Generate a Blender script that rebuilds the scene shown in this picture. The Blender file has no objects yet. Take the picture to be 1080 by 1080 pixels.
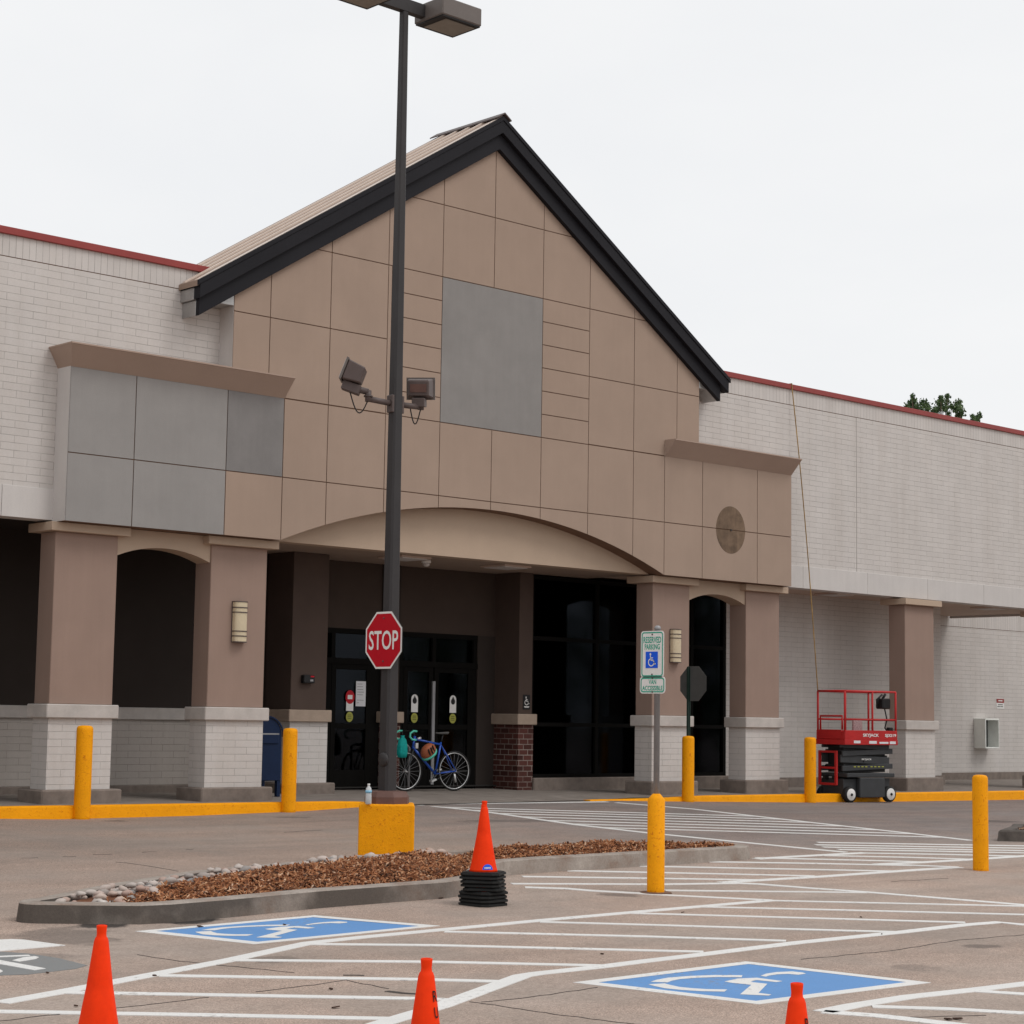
import bpy, bmesh, math, random
from mathutils import Vector, Matrix, Euler
random.seed(7)
SC = bpy.context.scene
COL = SC.collection
PI = math.pi
R = math.radians

# ------------------------------------------------------------------ camera maths
F, YAW, PITCH, ROLL = 2069.4, R(42.969), R(6.0843), R(0.877)
CAM = Vector((0, 0, 1.45))
FW = Vector((math.sin(YAW)*math.cos(PITCH), math.cos(YAW)*math.cos(PITCH), math.sin(PITCH)))
r0 = Vector((math.cos(YAW), -math.sin(YAW), 0)); u0 = r0.cross(FW)
RT = math.cos(ROLL)*r0 + math.sin(ROLL)*u0
UP = -math.sin(ROLL)*r0 + math.cos(ROLL)*u0

def ray(x, y): return FW + RT*(x-540)/F - UP*(y-540)/F
def atY(x, y, Y): d = ray(x, y); return CAM + d*(Y/d.y)
def atX(x, y, X): d = ray(x, y); return CAM + d*(X/d.x)
def atZ(x, y, Z): d = ray(x, y); return CAM + d*((Z-CAM.z)/d.z)

def interp(x, tab):
    if x <= tab[0][0]: return tab[0][1]
    for (a, va), (b, vb) in zip(tab, tab[1:]):
        if x <= b: return va + (vb-va)*(x-a)/(b-a)
    return tab[-1][1]
def sm(t): return max(0., min(1., t))
Z0 = -0.18
YK = 22.9
KX = [(12.5, .115), (13.3, .09), (15.4, .09), (17.3, .116), (18.3, .152), (23.7, .162), (25, .129), (27.5, .076), (28.7, .05), (32, .015), (36, -.014)]
def gz(X, Y): return Z0 + (interp(X, KX)-Z0)*sm((Y-13)/(YK-13))
def sw(X, Y):
    z = .25 - .0042*(X-14) + .02*(Y-23.5)
    k = sm((X-17.9)/.8)*sm((24.2-X)/.8)*sm((23.7-Y)/.8)
    return z*(1-k) + (gz(X, YK)+.006)*k
def G(x, y, dz=0.):
    z = Z0
    for i in range(40):
        p = atZ(x, y, z+dz); z = gz(p.x, p.y)
    return Vector((p.x, p.y, z+dz))

# ------------------------------------------------------------------ mesh helper
class MB:
    def __init__(s): s.v = []; s.f = []; s.sm = []
    def face(s, pts, smooth=False):
        n = len(s.v); s.v += [tuple(p) for p in pts]; s.f.append(tuple(range(n, n+len(pts)))); s.sm.append(smooth)
    def mesh(s, V, Fc, smooth=False):
        n = len(s.v); s.v += [tuple(p) for p in V]
        for f in Fc: s.f.append(tuple(i+n for i in f)); s.sm.append(smooth)
        return s
    def box(s, x0, x1, y0, y1, z0, z1):
        V = [(x, y, z) for x in (x0, x1) for y in (y0, y1) for z in (z0, z1)]
        return s.mesh(V, [(0,1,3,2), (4,6,7,5), (0,4,5,1), (2,3,7,6), (0,2,6,4), (1,5,7,3)])
    def obox(s, c, hx, hy, hz, M=None, taper=1.0):
        M = M or Matrix.Identity(3); c = Vector(c)
        V = [c + M @ Vector((x*hx, y*hy*(taper if x > 0 else 1), z*hz*(taper if x > 0 else 1))) for x in (-1, 1) for y in (-1, 1) for z in (-1, 1)]
        return s.mesh(V, [(0,1,3,2), (4,6,7,5), (0,4,5,1), (2,3,7,6), (0,2,6,4), (1,5,7,3)])
    def prism(s, poly, axis, a0, a1):
        n = len(poly)
        def P(p, a): return {'y': (p[0], a, p[1]), 'x': (a, p[0], p[1]), 'z': (p[0], p[1], a)}[axis]
        V = [P(p, a0) for p in poly] + [P(p, a1) for p in poly]
        return s.mesh(V, [tuple(range(n))[::-1], tuple(range(n, 2*n))] + [(i, (i+1) % n, n+(i+1) % n, n+i) for i in range(n)])
    def tube(s, pts, r, n=8, caps=True, smooth=True):
        pts = [Vector(p) for p in pts]; m = len(pts)
        rr = r if isinstance(r, (list, tuple)) else [r]*m
        t0 = (pts[1]-pts[0]).normalized()
        a = Vector((0, 0, 1)) if abs(t0.z) < .9 else Vector((1, 0, 0))
        nrm = t0.cross(a).normalized(); V = []
        for i, p in enumerate(pts):
            t = (pts[min(i+1, m-1)] - pts[max(i-1, 0)]).normalized()
            nrm = (nrm - t*nrm.dot(t)).normalized(); b = t.cross(nrm)
            V += [p + (nrm*math.cos(2*PI*k/n) + b*math.sin(2*PI*k/n))*rr[i] for k in range(n)]
        Fc = [(i*n+k, i*n+(k+1) % n, (i+1)*n+(k+1) % n, (i+1)*n+k) for i in range(m-1) for k in range(n)]
        s.mesh(V, Fc, smooth)
        if caps: s.mesh(V[:n], [tuple(range(n))[::-1]]); s.mesh(V[-n:], [tuple(range(n))])
        return s
    def lathe(s, prof, n=24, c=(0, 0, 0), smooth=True, M=None, rot=0.):
        c = Vector(c); M = M or Matrix.Identity(3); V = []
        for (r, z) in prof:
            V += [c + M @ Vector((r*math.cos(2*PI*k/n+rot), r*math.sin(2*PI*k/n+rot), z)) for k in range(n)]
        m = len(prof)
        s.mesh(V, [(i*n+k, i*n+(k+1) % n, (i+1)*n+(k+1) % n, (i+1)*n+k) for i in range(m-1) for k in range(n)], smooth)
        if prof[0][0] > 1e-4: s.mesh(V[:n], [tuple(range(n))[::-1]])
        if prof[-1][0] > 1e-4: s.mesh(V[-n:], [tuple(range(n))])
        return s
    def torus(s, c, Rr, r, M, n=40, k=8):
        pts = [Vector(c) + M @ Vector((Rr*math.cos(2*PI*i/n), Rr*math.sin(2*PI*i/n), 0)) for i in range(n+1)]
        V = []; Vc = Vector(c)
        for i in range(n):
            p = pts[i]; o = (p-Vc).normalized(); ax = M @ Vector((0, 0, 1))
            V += [p + (o*math.cos(2*PI*j/k) + ax*math.sin(2*PI*j/k))*r for j in range(k)]
        return s.mesh(V, [(i*k+j, ((i+1) % n)*k+j, ((i+1) % n)*k+(j+1) % k, i*k+(j+1) % k) for i in range(n) for j in range(k)], True)
    def build(s, name, mat, parent=None, local=False, bevel=0., seg=1, fix=True):
        V = s.v
        root = None
        if parent is not None and not local:
            root = parent if parent.parent is None else parent.parent
            o = root.location; V = [(x-o.x, y-o.y, z-o.z) for x, y, z in V]
        me = bpy.data.meshes.new(name)
        me.from_pydata(V, [], s.f)
        me.polygons.foreach_set('use_smooth', s.sm)
        bm = bmesh.new(); bm.from_mesh(me)
        if bevel > 0 or fix:
            bmesh.ops.remove_doubles(bm, verts=bm.verts, dist=1e-5)
        if fix: bmesh.ops.recalc_face_normals(bm, faces=bm.faces)
        if bevel > 0:
            es = [e for e in bm.edges if len(e.link_faces) == 2 and e.calc_face_angle(0) > R(30)]
            bmesh.ops.bevel(bm, geom=es, offset=bevel, segments=seg, affect='EDGES', profile=.5, clamp_overlap=True)
        bm.to_mesh(me); bm.free()
        me.materials.append(mat)
        ob = bpy.data.objects.new(name, me); COL.objects.link(ob)
        if parent is not None: ob.parent = parent
        return ob

def top(name, mb, mat, label, cat, group=None, base=None, kind=None, bevel=0., fix=True, seg=1):
    """one-mesh top-level object with its origin at its base"""
    if base is None:
        xs = [p[0] for p in mb.v]; ys = [p[1] for p in mb.v]; zs = [p[2] for p in mb.v]
        base = Vector(((min(xs)+max(xs))/2, (min(ys)+max(ys))/2, min(zs)))
    base = Vector(base)
    mb.v = [(x-base.x, y-base.y, z-base.z) for x, y, z in mb.v]
    o = mb.build(name, mat, bevel=bevel, fix=fix, seg=seg); o.location = base
    if kind: o['kind'] = kind
    if label: o['label'] = label
    if cat: o['category'] = cat
    if group: o['group'] = group
    return o
def struct(name, mb, mat, bevel=0., fix=True):
    o = mb.build(name, mat, bevel=bevel, fix=fix); o['kind'] = 'structure'; return o
def thing(name, loc, label, cat, group=None, rz=0.):
    o = bpy.data.objects.new(name, None); COL.objects.link(o)
    o.location = loc; o.rotation_euler = (0, 0, rz); o.empty_display_size = .2
    o['label'] = label; o['category'] = cat
    if group: o['group'] = group
    return o
def dup(root, loc, rz=None, label=None, group=None):
    c = root.copy(); COL.objects.link(c); c.location = loc
    if rz is not None: c.rotation_euler = (0, 0, rz)
    if label: c['label'] = label
    if group: c['group'] = group
    for ch in list(root.children):
        d = ch.copy(); COL.objects.link(d); d.parent = c
        for gch in list(ch.children):
            e = gch.copy(); COL.objects.link(e); e.parent = d
    return c

# ------------------------------------------------------------------ materials
def new_mat(name):
    m = bpy.data.materials.new(name); m.use_nodes = True
    nt = m.node_tree; return m, nt, nt.nodes['Principled BSDF']
def N(nt, t, **kw):
    n = nt.nodes.new(t)
    for k, v in kw.items():
        if k.startswith('i_'): n.inputs[k[2:].replace('_', ' ')].default_value = v
        else: setattr(n, k, v)
    return n
def L(nt, a, b): nt.links.new(a, b)
def c4(c): return (c[0], c[1], c[2], 1)
def noise(nt, vec, scale, detail=4, rough=.6, dist=0.):
    n = N(nt, 'ShaderNodeTexNoise'); n.inputs['Scale'].default_value = scale
    n.inputs['Detail'].default_value = detail; n.inputs['Roughness'].default_value = rough
    n.inputs['Distortion'].default_value = dist
    L(nt, vec, n.inputs['Vector']); return n.outputs['Fac']
def ramp(nt, fac, stops):
    r = N(nt, 'ShaderNodeValToRGB'); L(nt, fac, r.inputs['Fac'])
    e = r.color_ramp.elements
    e[0].position, e[0].color = stops[0][0], c4(stops[0][1]) if not isinstance(stops[0][1], float) else (stops[0][1],)*3+(1,)
    e[1].position, e[1].color = stops[-1][0], c4(stops[-1][1]) if not isinstance(stops[-1][1], float) else (stops[-1][1],)*3+(1,)
    for p, c in stops[1:-1]:
        q = e.new(p); q.color = c4(c) if not isinstance(c, float) else (c,)*3+(1,)
    return r.outputs['Color']
def mixc(nt, fac, a, b, mode='MIX'):
    m = N(nt, 'ShaderNodeMix', data_type='RGBA', blend_type=mode)
    for sock, val in ((m.inputs[0], fac), (m.inputs[6], a), (m.inputs[7], b)):
        if hasattr(val, 'links'): L(nt, val, sock)
        elif isinstance(val, (int, float)): sock.default_value = val
        else: sock.default_value = c4(val)
    return m.outputs[2]
def bump(nt, bs, h, dist=.005, strength=.5):
    b = N(nt, 'ShaderNodeBump'); b.inputs['Strength'].default_value = strength; b.inputs['Distance'].default_value = dist
    L(nt, h, b.inputs['Height']); L(nt, b.outputs['Normal'], bs.inputs['Normal'])

def surf(name, col, rough=.7, var=.12, scale=6., fine=60., bumpd=.0, metal=0., spec=.3, streak=0., grain=.06):
    m, nt, bs = new_mat(name)
    tc = N(nt, 'ShaderNodeTexCoord').outputs['Object']
    v = tc
    n1 = noise(nt, tc, scale, 5, .6)
    n2 = noise(nt, tc, fine, 3, .6)
    dark = tuple(c*(1-var) for c in col); light = tuple(min(1, c*(1+var)) for c in col)
    c = ramp(nt, n1, [(.3, dark), (.7, light)])
    g = ramp(nt, n2, [(.3, float(1-grain)), (.7, 1.0)])
    c = mixc(nt, 1.0, c, g, 'MULTIPLY')
    if streak > 0:
        mp = N(nt, 'ShaderNodeMapping'); mp.inputs['Scale'].default_value = (7, 7, .5); L(nt, tc, mp.inputs['Vector'])
        s = ramp(nt, noise(nt, mp.outputs['Vector'], 1.0, 5, .7), [(.35, float(1-streak)), (.65, 1.0)])
        c = mixc(nt, 1.0, c, s, 'MULTIPLY')
    L(nt, c, bs.inputs['Base Color'])
    bs.inputs['Roughness'].default_value = rough; bs.inputs['Metallic'].default_value = metal
    bs.inputs['Specular IOR Level'].default_value = spec
    if bumpd: bump(nt, bs, n2, bumpd, .6)
    return m

def brick_mat(name, brick, mortar, bw=.4064, bh=.1016, ms=.0042, offset=.5, var=.02, vis=.70, red=False):
    m, nt, bs = new_mat(name)
    tc = N(nt, 'ShaderNodeTexCoord').outputs['Object']
    sx = N(nt, 'ShaderNodeSeparateXYZ'); L(nt, tc, sx.inputs[0])
    ad = N(nt, 'ShaderNodeMath', operation='ADD'); L(nt, sx.outputs['X'], ad.inputs[0]); L(nt, sx.outputs['Y'], ad.inputs[1])
    cb = N(nt, 'ShaderNodeCombineXYZ'); L(nt, ad.outputs[0], cb.inputs['X']); L(nt, sx.outputs['Z'], cb.inputs['Y'])
    b = N(nt, 'ShaderNodeTexBrick'); b.offset = offset
    b.inputs['Scale'].default_value = 1; b.inputs['Brick Width'].default_value = bw; b.inputs['Row Height'].default_value = bh
    b.inputs['Mortar Size'].default_value = ms; b.inputs['Mortar Smooth'].default_value = .35
    b.inputs['Color1'].default_value = c4([c*(1-var) for c in brick]); b.inputs['Color2'].default_value = c4([min(1, c*(1+var)) for c in brick])
    b.inputs['Mortar'].default_value = c4(brick)
    L(nt, cb.outputs[0], b.inputs['Vector'])
    n1 = noise(nt, tc, 1.3, 5, .65); n2 = noise(nt, tc, 45, 3, .6); n3 = noise(nt, cb.outputs[0], 2.3, 4, .7)
    c = mixc(nt, 1.0, b.outputs['Color'], ramp(nt, n1, [(.3, .94), (.7, 1.02)]), 'MULTIPLY')
    c = mixc(nt, 1.0, c, ramp(nt, n2, [(.3, .94), (.7, 1.0)]), 'MULTIPLY')
    mp = N(nt, 'ShaderNodeMapping'); mp.inputs['Scale'].default_value = (2.6, 2.6, .30); L(nt, tc, mp.inputs['Vector'])
    c = mixc(nt, 1.0, c, ramp(nt, noise(nt, mp.outputs[0], 1.0, 6, .7), [(.34, (.945, .935, .925)), (.56, (1., 1., 1.))]), 'MULTIPLY')
    ml = N(nt, 'ShaderNodeMath', operation='MULTIPLY'); L(nt, b.outputs['Fac'], ml.inputs[0])
    L(nt, ramp(nt, n3, [(.38, float(vis*.35)), (.62, float(vis))]), ml.inputs[1])
    c = mixc(nt, ml.outputs[0], c, mortar)
    L(nt, c, bs.inputs['Base Color']); bs.inputs['Roughness'].default_value = .75; bs.inputs['Specular IOR Level'].default_value = .25
    iv = N(nt, 'ShaderNodeMath', operation='SUBTRACT'); iv.inputs[0].default_value = 1; L(nt, b.outputs['Fac'], iv.inputs[1])
    bump(nt, bs, iv.outputs[0], .004, .6)
    return m

BR = (.612, .576, .55)
M = {}
M['brick'] = brick_mat('painted_brick', BR, (.21, .195, .18), vis=.68)
M['soldier'] = brick_mat('painted_soldier_brick', BR, (.20, .185, .17), bw=.1016, bh=3.0, offset=0., var=.04, vis=.75)
M['arcade_brick'] = brick_mat('grey_arcade_brick', (.48, .435, .40), (.22, .2, .18), vis=.8)  # greyer than the main wall brick, used low on the arcade wall
M['red_brick'] = brick_mat('red_brick', (.075, .025, .02), (.30, .25, .22), bw=.21, bh=.094, ms=.009, var=.35, vis=.9)
M['stucco'] = surf('tan_stucco', (.365, .270, .212), .85, .05, 1.2, 90, .002, streak=.025)
M['stucco_pink'] = surf('column_stucco', (.318, .222, .180), .85, .05, 1.5, 90, .002, streak=.05)
M['stucco_light'] = surf('light_tan_stucco', (.48, .365, .275), .85, .05, 1.2, 90, .002)
M['joint'] = surf('sealant_joint', (.36, .33, .31), .8, .1)
M['cornice'] = surf('cornice_stucco', (.39, .29, .235), .85, .05, 1.5, 80, .0015)
M['groove'] = surf('groove', (.17, .10, .065), .9, .1)
M['patch'] = surf('grey_patch_stucco', (.262, .248, .238), .9, .06, 2.2, 70, .0025, streak=.04)
M['patch_dark'] = surf('dark_grey_patch_stucco', (.222, .211, .206), .9, .08, 2.6, 70, .0025, streak=.06)
M['patch_light'] = surf('light_grey_patch_stucco', (.30, .286, .276), .9, .05, 2.2, 70, .0025, streak=.04)
M['disc'] = surf('rusty_disc_stain', (.20, .135, .09), .85, .3, 5, 60, .001, streak=.35)
M['band'] = surf('concrete_band', (.60, .57, .55), .75, .04, 1.5, 60, .001, streak=.05)
M['ledge'] = surf('cast_ledge', (.50, .46, .43), .8, .12, 4, 60, .001)
M['ledge_tan'] = surf('tan_ledge', (.36, .28, .22), .8, .1, 5, 60, .001)
M['plinth'] = surf('plinth_concrete', (.22, .18, .155), .9, .2, 6, 50, .002, streak=.1)
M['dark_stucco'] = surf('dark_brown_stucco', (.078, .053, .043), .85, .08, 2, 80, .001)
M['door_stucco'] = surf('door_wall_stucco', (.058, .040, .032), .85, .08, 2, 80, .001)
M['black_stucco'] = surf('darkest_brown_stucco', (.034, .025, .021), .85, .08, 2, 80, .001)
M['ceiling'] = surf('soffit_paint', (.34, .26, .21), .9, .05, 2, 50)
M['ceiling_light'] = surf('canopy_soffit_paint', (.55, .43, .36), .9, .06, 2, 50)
M['fascia'] = surf('dark_metal_fascia', (.015, .0145, .018), .6, .12, 1.5, 40, 0, 0., .15)
M['red_cap'] = surf('red_metal_cap', (.29, .05, .045), .5, .08, 2, 40)
M['roof'] = surf('tan_metal_roof', (.29, .205, .155), .5, .07, 2, 30, 0, .0, .4)
M['seam'] = surf('roof_seam', (.68, .57, .49), .4, .05, 3, 30)
M['flash'] = surf('galvanised_flashing', (.42, .41, .40), .4, .2, 3, 30, 0, .6, .5)
M['frame'] = surf('dark_bronze_frame', (.006, .0055, .005), .7, .1, 5, 40, 0, 0, .06)
def chipped(name, col, under, rough=.6):
    m, nt, bs = new_mat(name)
    tc = N(nt, 'ShaderNodeTexCoord').outputs['Object']
    n = noise(nt, tc, 4, 4, .6); n2 = noise(nt, tc, 26, 5, .72, 1.2); n3 = noise(nt, tc, 70, 3, .6)
    c = ramp(nt, n, [(.3, tuple(x*.90 for x in col)), (.7, col)])
    c = mixc(nt, 1.0, c, ramp(nt, n3, [(.3, .90), (.7, 1.0)]), 'MULTIPLY')
    c = mixc(nt, ramp(nt, n2, [(.585, 0.), (.64, .85)]), c, under)
    L(nt, c, bs.inputs['Base Color']); bs.inputs['Roughness'].default_value = rough; bs.inputs['Specular IOR Level'].default_value = .15
    bump(nt, bs, n2, .012, .7); return m
M['yellow'] = chipped('yellow_paint', (1.0, .395, .002), (.62, .17, .004))
M['bracket'] = surf('brown_metal', (.10, .075, .07), .5, .12, 8, 40)
M['pole'] = surf('dark_grey_pole', (.040, .037, .038), .5, .10, 3, 40, 0, 0, .25)
M['brown_cover'] = surf('brown_cover', (.13, .068, .055), .5, .15, 8, 40)
M['head'] = surf('fixture_brown', (.15, .13, .12), .5, .08, 3, 40)
M['lens'] = surf('frosted_lens', (.20, .18, .15), .3, .2, 6, 40, 0, 0, .5)
M['orange'] = surf('orange_plastic', (1.0, .044, .003), .6, .10, 7, 40, 0, 0, .12, streak=.10)
M['rubber'] = surf('black_rubber', (.012, .012, .012), .7, .15, 12, 60)
M['black'] = surf('black_plastic', (.012, .012, .013), .5, .1, 9, 40)
M['letter'] = surf('black_lettering', (.03, .008, .006), .7, .05)
M['red_sign'] = surf('red_sheeting', (.48, .0, .012), .45, .04, 3, 30)
M['white_sign'] = surf('white_sheeting', (.78, .77, .75), .5, .03, 3, 30)
M['green_sign'] = surf('teal_lettering', (.03, .36, .25), .5, .05)
M['blue_sign'] = surf('blue_sheeting', (.006, .10, .72), .5, .04)
M['alu_back'] = surf('dull_aluminium', (.105, .104, .10), .55, .1, 6, 40, 0, .2)
M['galv'] = surf('galvanised_steel', (.30, .30, .31), .45, .12, 6, 50, 0, .3)
M['green_post'] = surf('dark_green_post', (.02, .04, .032), .55, .1)
M['lift_red'] = surf('red_machine_paint', (.46, .018, .018), .5, .1, 6, 30)
M['lift_grey'] = surf('charcoal_machine_paint', (.045, .047, .05), .5, .12, 5, 30)
M['white_rim'] = surf('white_rim', (.72, .70, .68), .5, .08, 6, 30)
M['cream'] = surf('cream_glass', (.62, .52, .36), .35, .06, 6, 40)
M['bike_blue'] = surf('blue_bike_paint', (.012, .075, .42), .3, .1, 4, 30, 0, .1, .6)
M['chrome'] = surf('bright_alloy', (.60, .60, .60), .3, .05, 6, 30, 0, .5, .5)
M['teal'] = surf('teal_fabric', (.0, .26, .24), .8, .25, 25, 80, .003)
M['teal_tape'] = surf('mint_tape', (.10, .52, .40), .7, .1)
M['helmet'] = surf('rust_helmet', (.36, .11, .05), .5, .1, 8, 40)
M['mailbox'] = surf('navy_mailbox_paint', (.005, .016, .052), .5, .12, 4, 30, 0, 0, .2)
M['paper'] = surf('paper', (.70, .70, .72), .8, .04)
M['olive'] = surf('olive_sticker', (.36, .36, .07), .6, .08)
M['phone_grey'] = surf('enclosure_grey', (.85, .87, .83), .5, .05)
M['steel_dark'] = surf('dark_steel', (.05, .055, .06), .4, .2, 5, 30, 0, .4)
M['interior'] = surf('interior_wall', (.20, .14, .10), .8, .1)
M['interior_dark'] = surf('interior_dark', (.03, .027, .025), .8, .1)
M['water'] = surf('bottle_plastic', (.55, .57, .58), .15, .1, 20, 60, 0, 0, .6)
M['bark'] = surf('bark', (.09, .065, .045), .9, .2, 8, 40, .01)
M['cord'] = surf('yellow_cord', (.32, .20, .07), .8, .5, 3.2, 20)
M['orange_chair'] = surf('orange_seat', (.30, .10, .03), .6, .1)

# glass: reflective, tinted, see-through
def glass(name, tint):
    m, nt, bs = new_mat(name); nt.nodes.remove(bs)
    out = nt.nodes['Material Output']
    tr = N(nt, 'ShaderNodeBsdfTransparent'); tr.inputs['Color'].default_value = c4(tint)
    gl = N(nt, 'ShaderNodeBsdfGlossy'); gl.inputs['Roughness'].default_value = .06; gl.inputs['Color'].default_value = (.20, .23, .28, 1)
    fr = N(nt, 'ShaderNodeFresnel'); fr.inputs['IOR'].default_value = 1.5
    mx = N(nt, 'ShaderNodeMixShader'); L(nt, fr.outputs[0], mx.inputs[0]); L(nt, tr.outputs[0], mx.inputs[1]); L(nt, gl.outputs[0], mx.inputs[2])
    L(nt, mx.outputs[0], out.inputs['Surface']); return m
M['glass'] = glass('tinted_glass', (.30, .29, .27))
M['glass_dark'] = glass('dark_tinted_glass', (.10, .10, .10))

# asphalt
def asphalt():
    m, nt, bs = new_mat('worn_asphalt')
    tc = N(nt, 'ShaderNodeTexCoord').outputs['Object']
    sp = N(nt, 'ShaderNodeSeparateXYZ'); L(nt, tc, sp.inputs[0])
    big = noise(nt, tc, .28, 5, .6); mid = noise(nt, tc, 2.2, 6, .65); fine = noise(nt, tc, 42, 5, .85); ag = noise(nt, tc, 95, 2, .7)
    near = ramp(nt, mid, [(.3, (.345, .282, .240)), (.7, (.420, .352, .308))])
    far = ramp(nt, mid, [(.3, (.290, .238, .205)), (.7, (.345, .288, .250))])
    # the drive lane in front of the store is a smoother, greyer pavement: blend along y
    k = N(nt, 'ShaderNodeMapRange'); k.inputs['From Min'].default_value = 15.0; k.inputs['From Max'].default_value = 18.5
    ya = N(nt, 'ShaderNodeMath', operation='MULTIPLY_ADD'); L(nt, big, ya.inputs[0]); ya.inputs[1].default_value = 3.0; L(nt, sp.outputs['Y'], ya.inputs[2])
    L(nt, ya.outputs[0], k.inputs['Value'])
    kx = N(nt, 'ShaderNodeMapRange'); kx.inputs['From Min'].default_value = 17.5; kx.inputs['From Max'].default_value = 22.5
    xa = N(nt, 'ShaderNodeMath', operation='MULTIPLY_ADD'); L(nt, big, xa.inputs[0]); xa.inputs[1].default_value = 4.0; L(nt, sp.outputs['X'], xa.inputs[2]); L(nt, xa.outputs[0], kx.inputs['Value'])
    far = mixc(nt, kx.outputs[0], far, ramp(nt, mid, [(.3, (.205, .176, .164)), (.7, (.262, .228, .214))]))
    c = mixc(nt, k.outputs[0], near, far)
    c = mixc(nt, 1.0, c, ramp(nt, big, [(.3, .88), (.7, 1.06)]), 'MULTIPLY')
    c = mixc(nt, 1.0, c, ramp(nt, fine, [(.30, .60), (.5, 1.0), (.72, 1.32)]), 'MULTIPLY')
    # coarse reddish aggregate patch, seen near the camera
    pk = ramp(nt, noise(nt, tc, .55, 3, .6), [(.40, .25), (.58, 1.)])
    spk = ramp(nt, ag, [(.30, (.45, .38, .35)), (.5, (1.0, .95, .92)), (.66, (1.55, 1.32, 1.22))])
    c = mixc(nt, pk, c, mixc(nt, 1.0, c, spk, 'MULTIPLY'))
    # long tyre-polished streaks in the lane, along x
    mp = N(nt, 'ShaderNodeMapping'); mp.inputs['Scale'].default_value = (.12, 1.6, 1); L(nt, tc, mp.inputs['Vector'])
    c = mixc(nt, 1.0, c, ramp(nt, noise(nt, mp.outputs[0], 1.0, 5, .6), [(.35, .88), (.6, 1.04)]), 'MULTIPLY')
    # oil and water stains (shapes of their own)
    def stain(cx, cy, rx, ry, ang, amt, c, dark=(.035, .030, .028)):
        mp = N(nt, 'ShaderNodeMapping'); mp.vector_type = 'TEXTURE'
        mp.inputs['Location'].default_value = (cx, cy, 0); mp.inputs['Rotation'].default_value = (0, 0, ang); mp.inputs['Scale'].default_value = (rx, ry, 1000)
        L(nt, tc, mp.inputs['Vector'])
        ln = N(nt, 'ShaderNodeVectorMath', operation='LENGTH'); L(nt, mp.outputs[0], ln.inputs[0])
        a = N(nt, 'ShaderNodeMath', operation='MULTIPLY_ADD'); L(nt, mid, a.inputs[0]); a.inputs[1].default_value = 1.1; L(nt, ln.outputs['Value'], a.inputs[2])
        f = ramp(nt, a.outputs[0], [(.85, float(amt)), (1.45, 0.)])
        return mixc(nt, f, c, dark)
    for s in STAINS: c = stain(*s[:6], c)
    L(nt, c, bs.inputs['Base Color']); bs.inputs['Roughness'].default_value = .85; bs.inputs['Specular IOR Level'].default_value = .25
    bump(nt, bs, fine, .006, .5)
    return m
def stain_px(x, y, wx, wy, amt):
    c = G(x, y); a = G(x-wx, y); b = G(x+wx, y); u = b-a; d = G(x, y-wy)-G(x, y+wy)
    return (c.x, c.y, u.length/2, max(.12, abs(d.dot(Vector((FW.x, FW.y, 0)).normalized()))/2), math.atan2(u.y, u.x), amt)
STAINS = [stain_px(190, 971, 85, 9, .97), stain_px(110, 976, 75, 9, .93), stain_px(70, 988, 130, 22, .42), stain_px(720, 864, 260, 10, .15), stain_px(655, 944, 62, 5, .5), stain_px(1035, 998, 50, 5, .5), stain_px(965, 1020, 60, 9, .28),
          stain_px(285, 1012, 60, 8, .3), stain_px(60, 1008, 90, 8, .25), stain_px(1050, 866, 40, 3, .5), stain_px(120, 866, 40, 2, .45), stain_px(545, 866, 150, 3, .3), stain_px(310, 862, 40, 2.5, .35)]
M['asphalt'] = asphalt()
def paint(name, col, wear=.5, under=(.21, .18, .16)):
    m, nt, bs = new_mat(name)
    tc = N(nt, 'ShaderNodeTexCoord').outputs['Object']
    n = noise(nt, tc, 22, 5, .75); n2 = noise(nt, tc, 1.5, 3, .6); n3 = noise(nt, tc, 90, 2, .6)
    a = N(nt, 'ShaderNodeMath', operation='MULTIPLY_ADD'); L(nt, n2, a.inputs[0]); a.inputs[1].default_value = .5; L(nt, n, a.inputs[2])
    f = ramp(nt, a.outputs[0], [(.93-.12*wear, 0.), (1.06-.12*wear, 1.)])
    c = mixc(nt, f, col, tuple(.35*x+.65*y for x, y in zip(col, under)))
    c = mixc(nt, 1.0, c, ramp(nt, n3, [(.3, .90), (.7, 1.04)]), 'MULTIPLY')
    c = mixc(nt, 1.0, c, ramp(nt, n2, [(.3, .93), (.7, 1.03)]), 'MULTIPLY')
    L(nt, c, bs.inputs['Base Color']); bs.inputs['Roughness'].default_value = .7
    bump(nt, bs, n, .004, .4)
    return m
M['white_paint'] = paint('white_road_paint', (.74, .73, .71), .75)
M['blue_paint'] = paint('blue_road_paint', (.105, .275, .58), .8)
M['grey_paint'] = paint('grey_cover_paint', (.20, .205, .205), 1.0)
def concrete(name, a, b):
    m, nt, bs = new_mat(name)
    tc = N(nt, 'ShaderNodeTexCoord').outputs['Object']
    n = noise(nt, tc, 3, 6, .65); n2 = noise(nt, tc, 60, 3, .7)
    c = ramp(nt, n, [(.3, a), (.7, b)])
    c = mixc(nt, 1.0, c, ramp(nt, n2, [(.3, .84), (.7, 1.05)]), 'MULTIPLY')
    L(nt, c, bs.inputs['Base Color']); bs.inputs['Roughness'].default_value = .9; bs.inputs['Specular IOR Level'].default_value = .2
    bump(nt, bs, n2, .003, .5); return m
M['sidewalk'] = concrete('sidewalk_concrete', (.19, .162, .142), (.275, .24, .212))
M['kerb'] = concrete('kerb_concrete', (.20, .17, .15), (.36, .31, .27))
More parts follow.
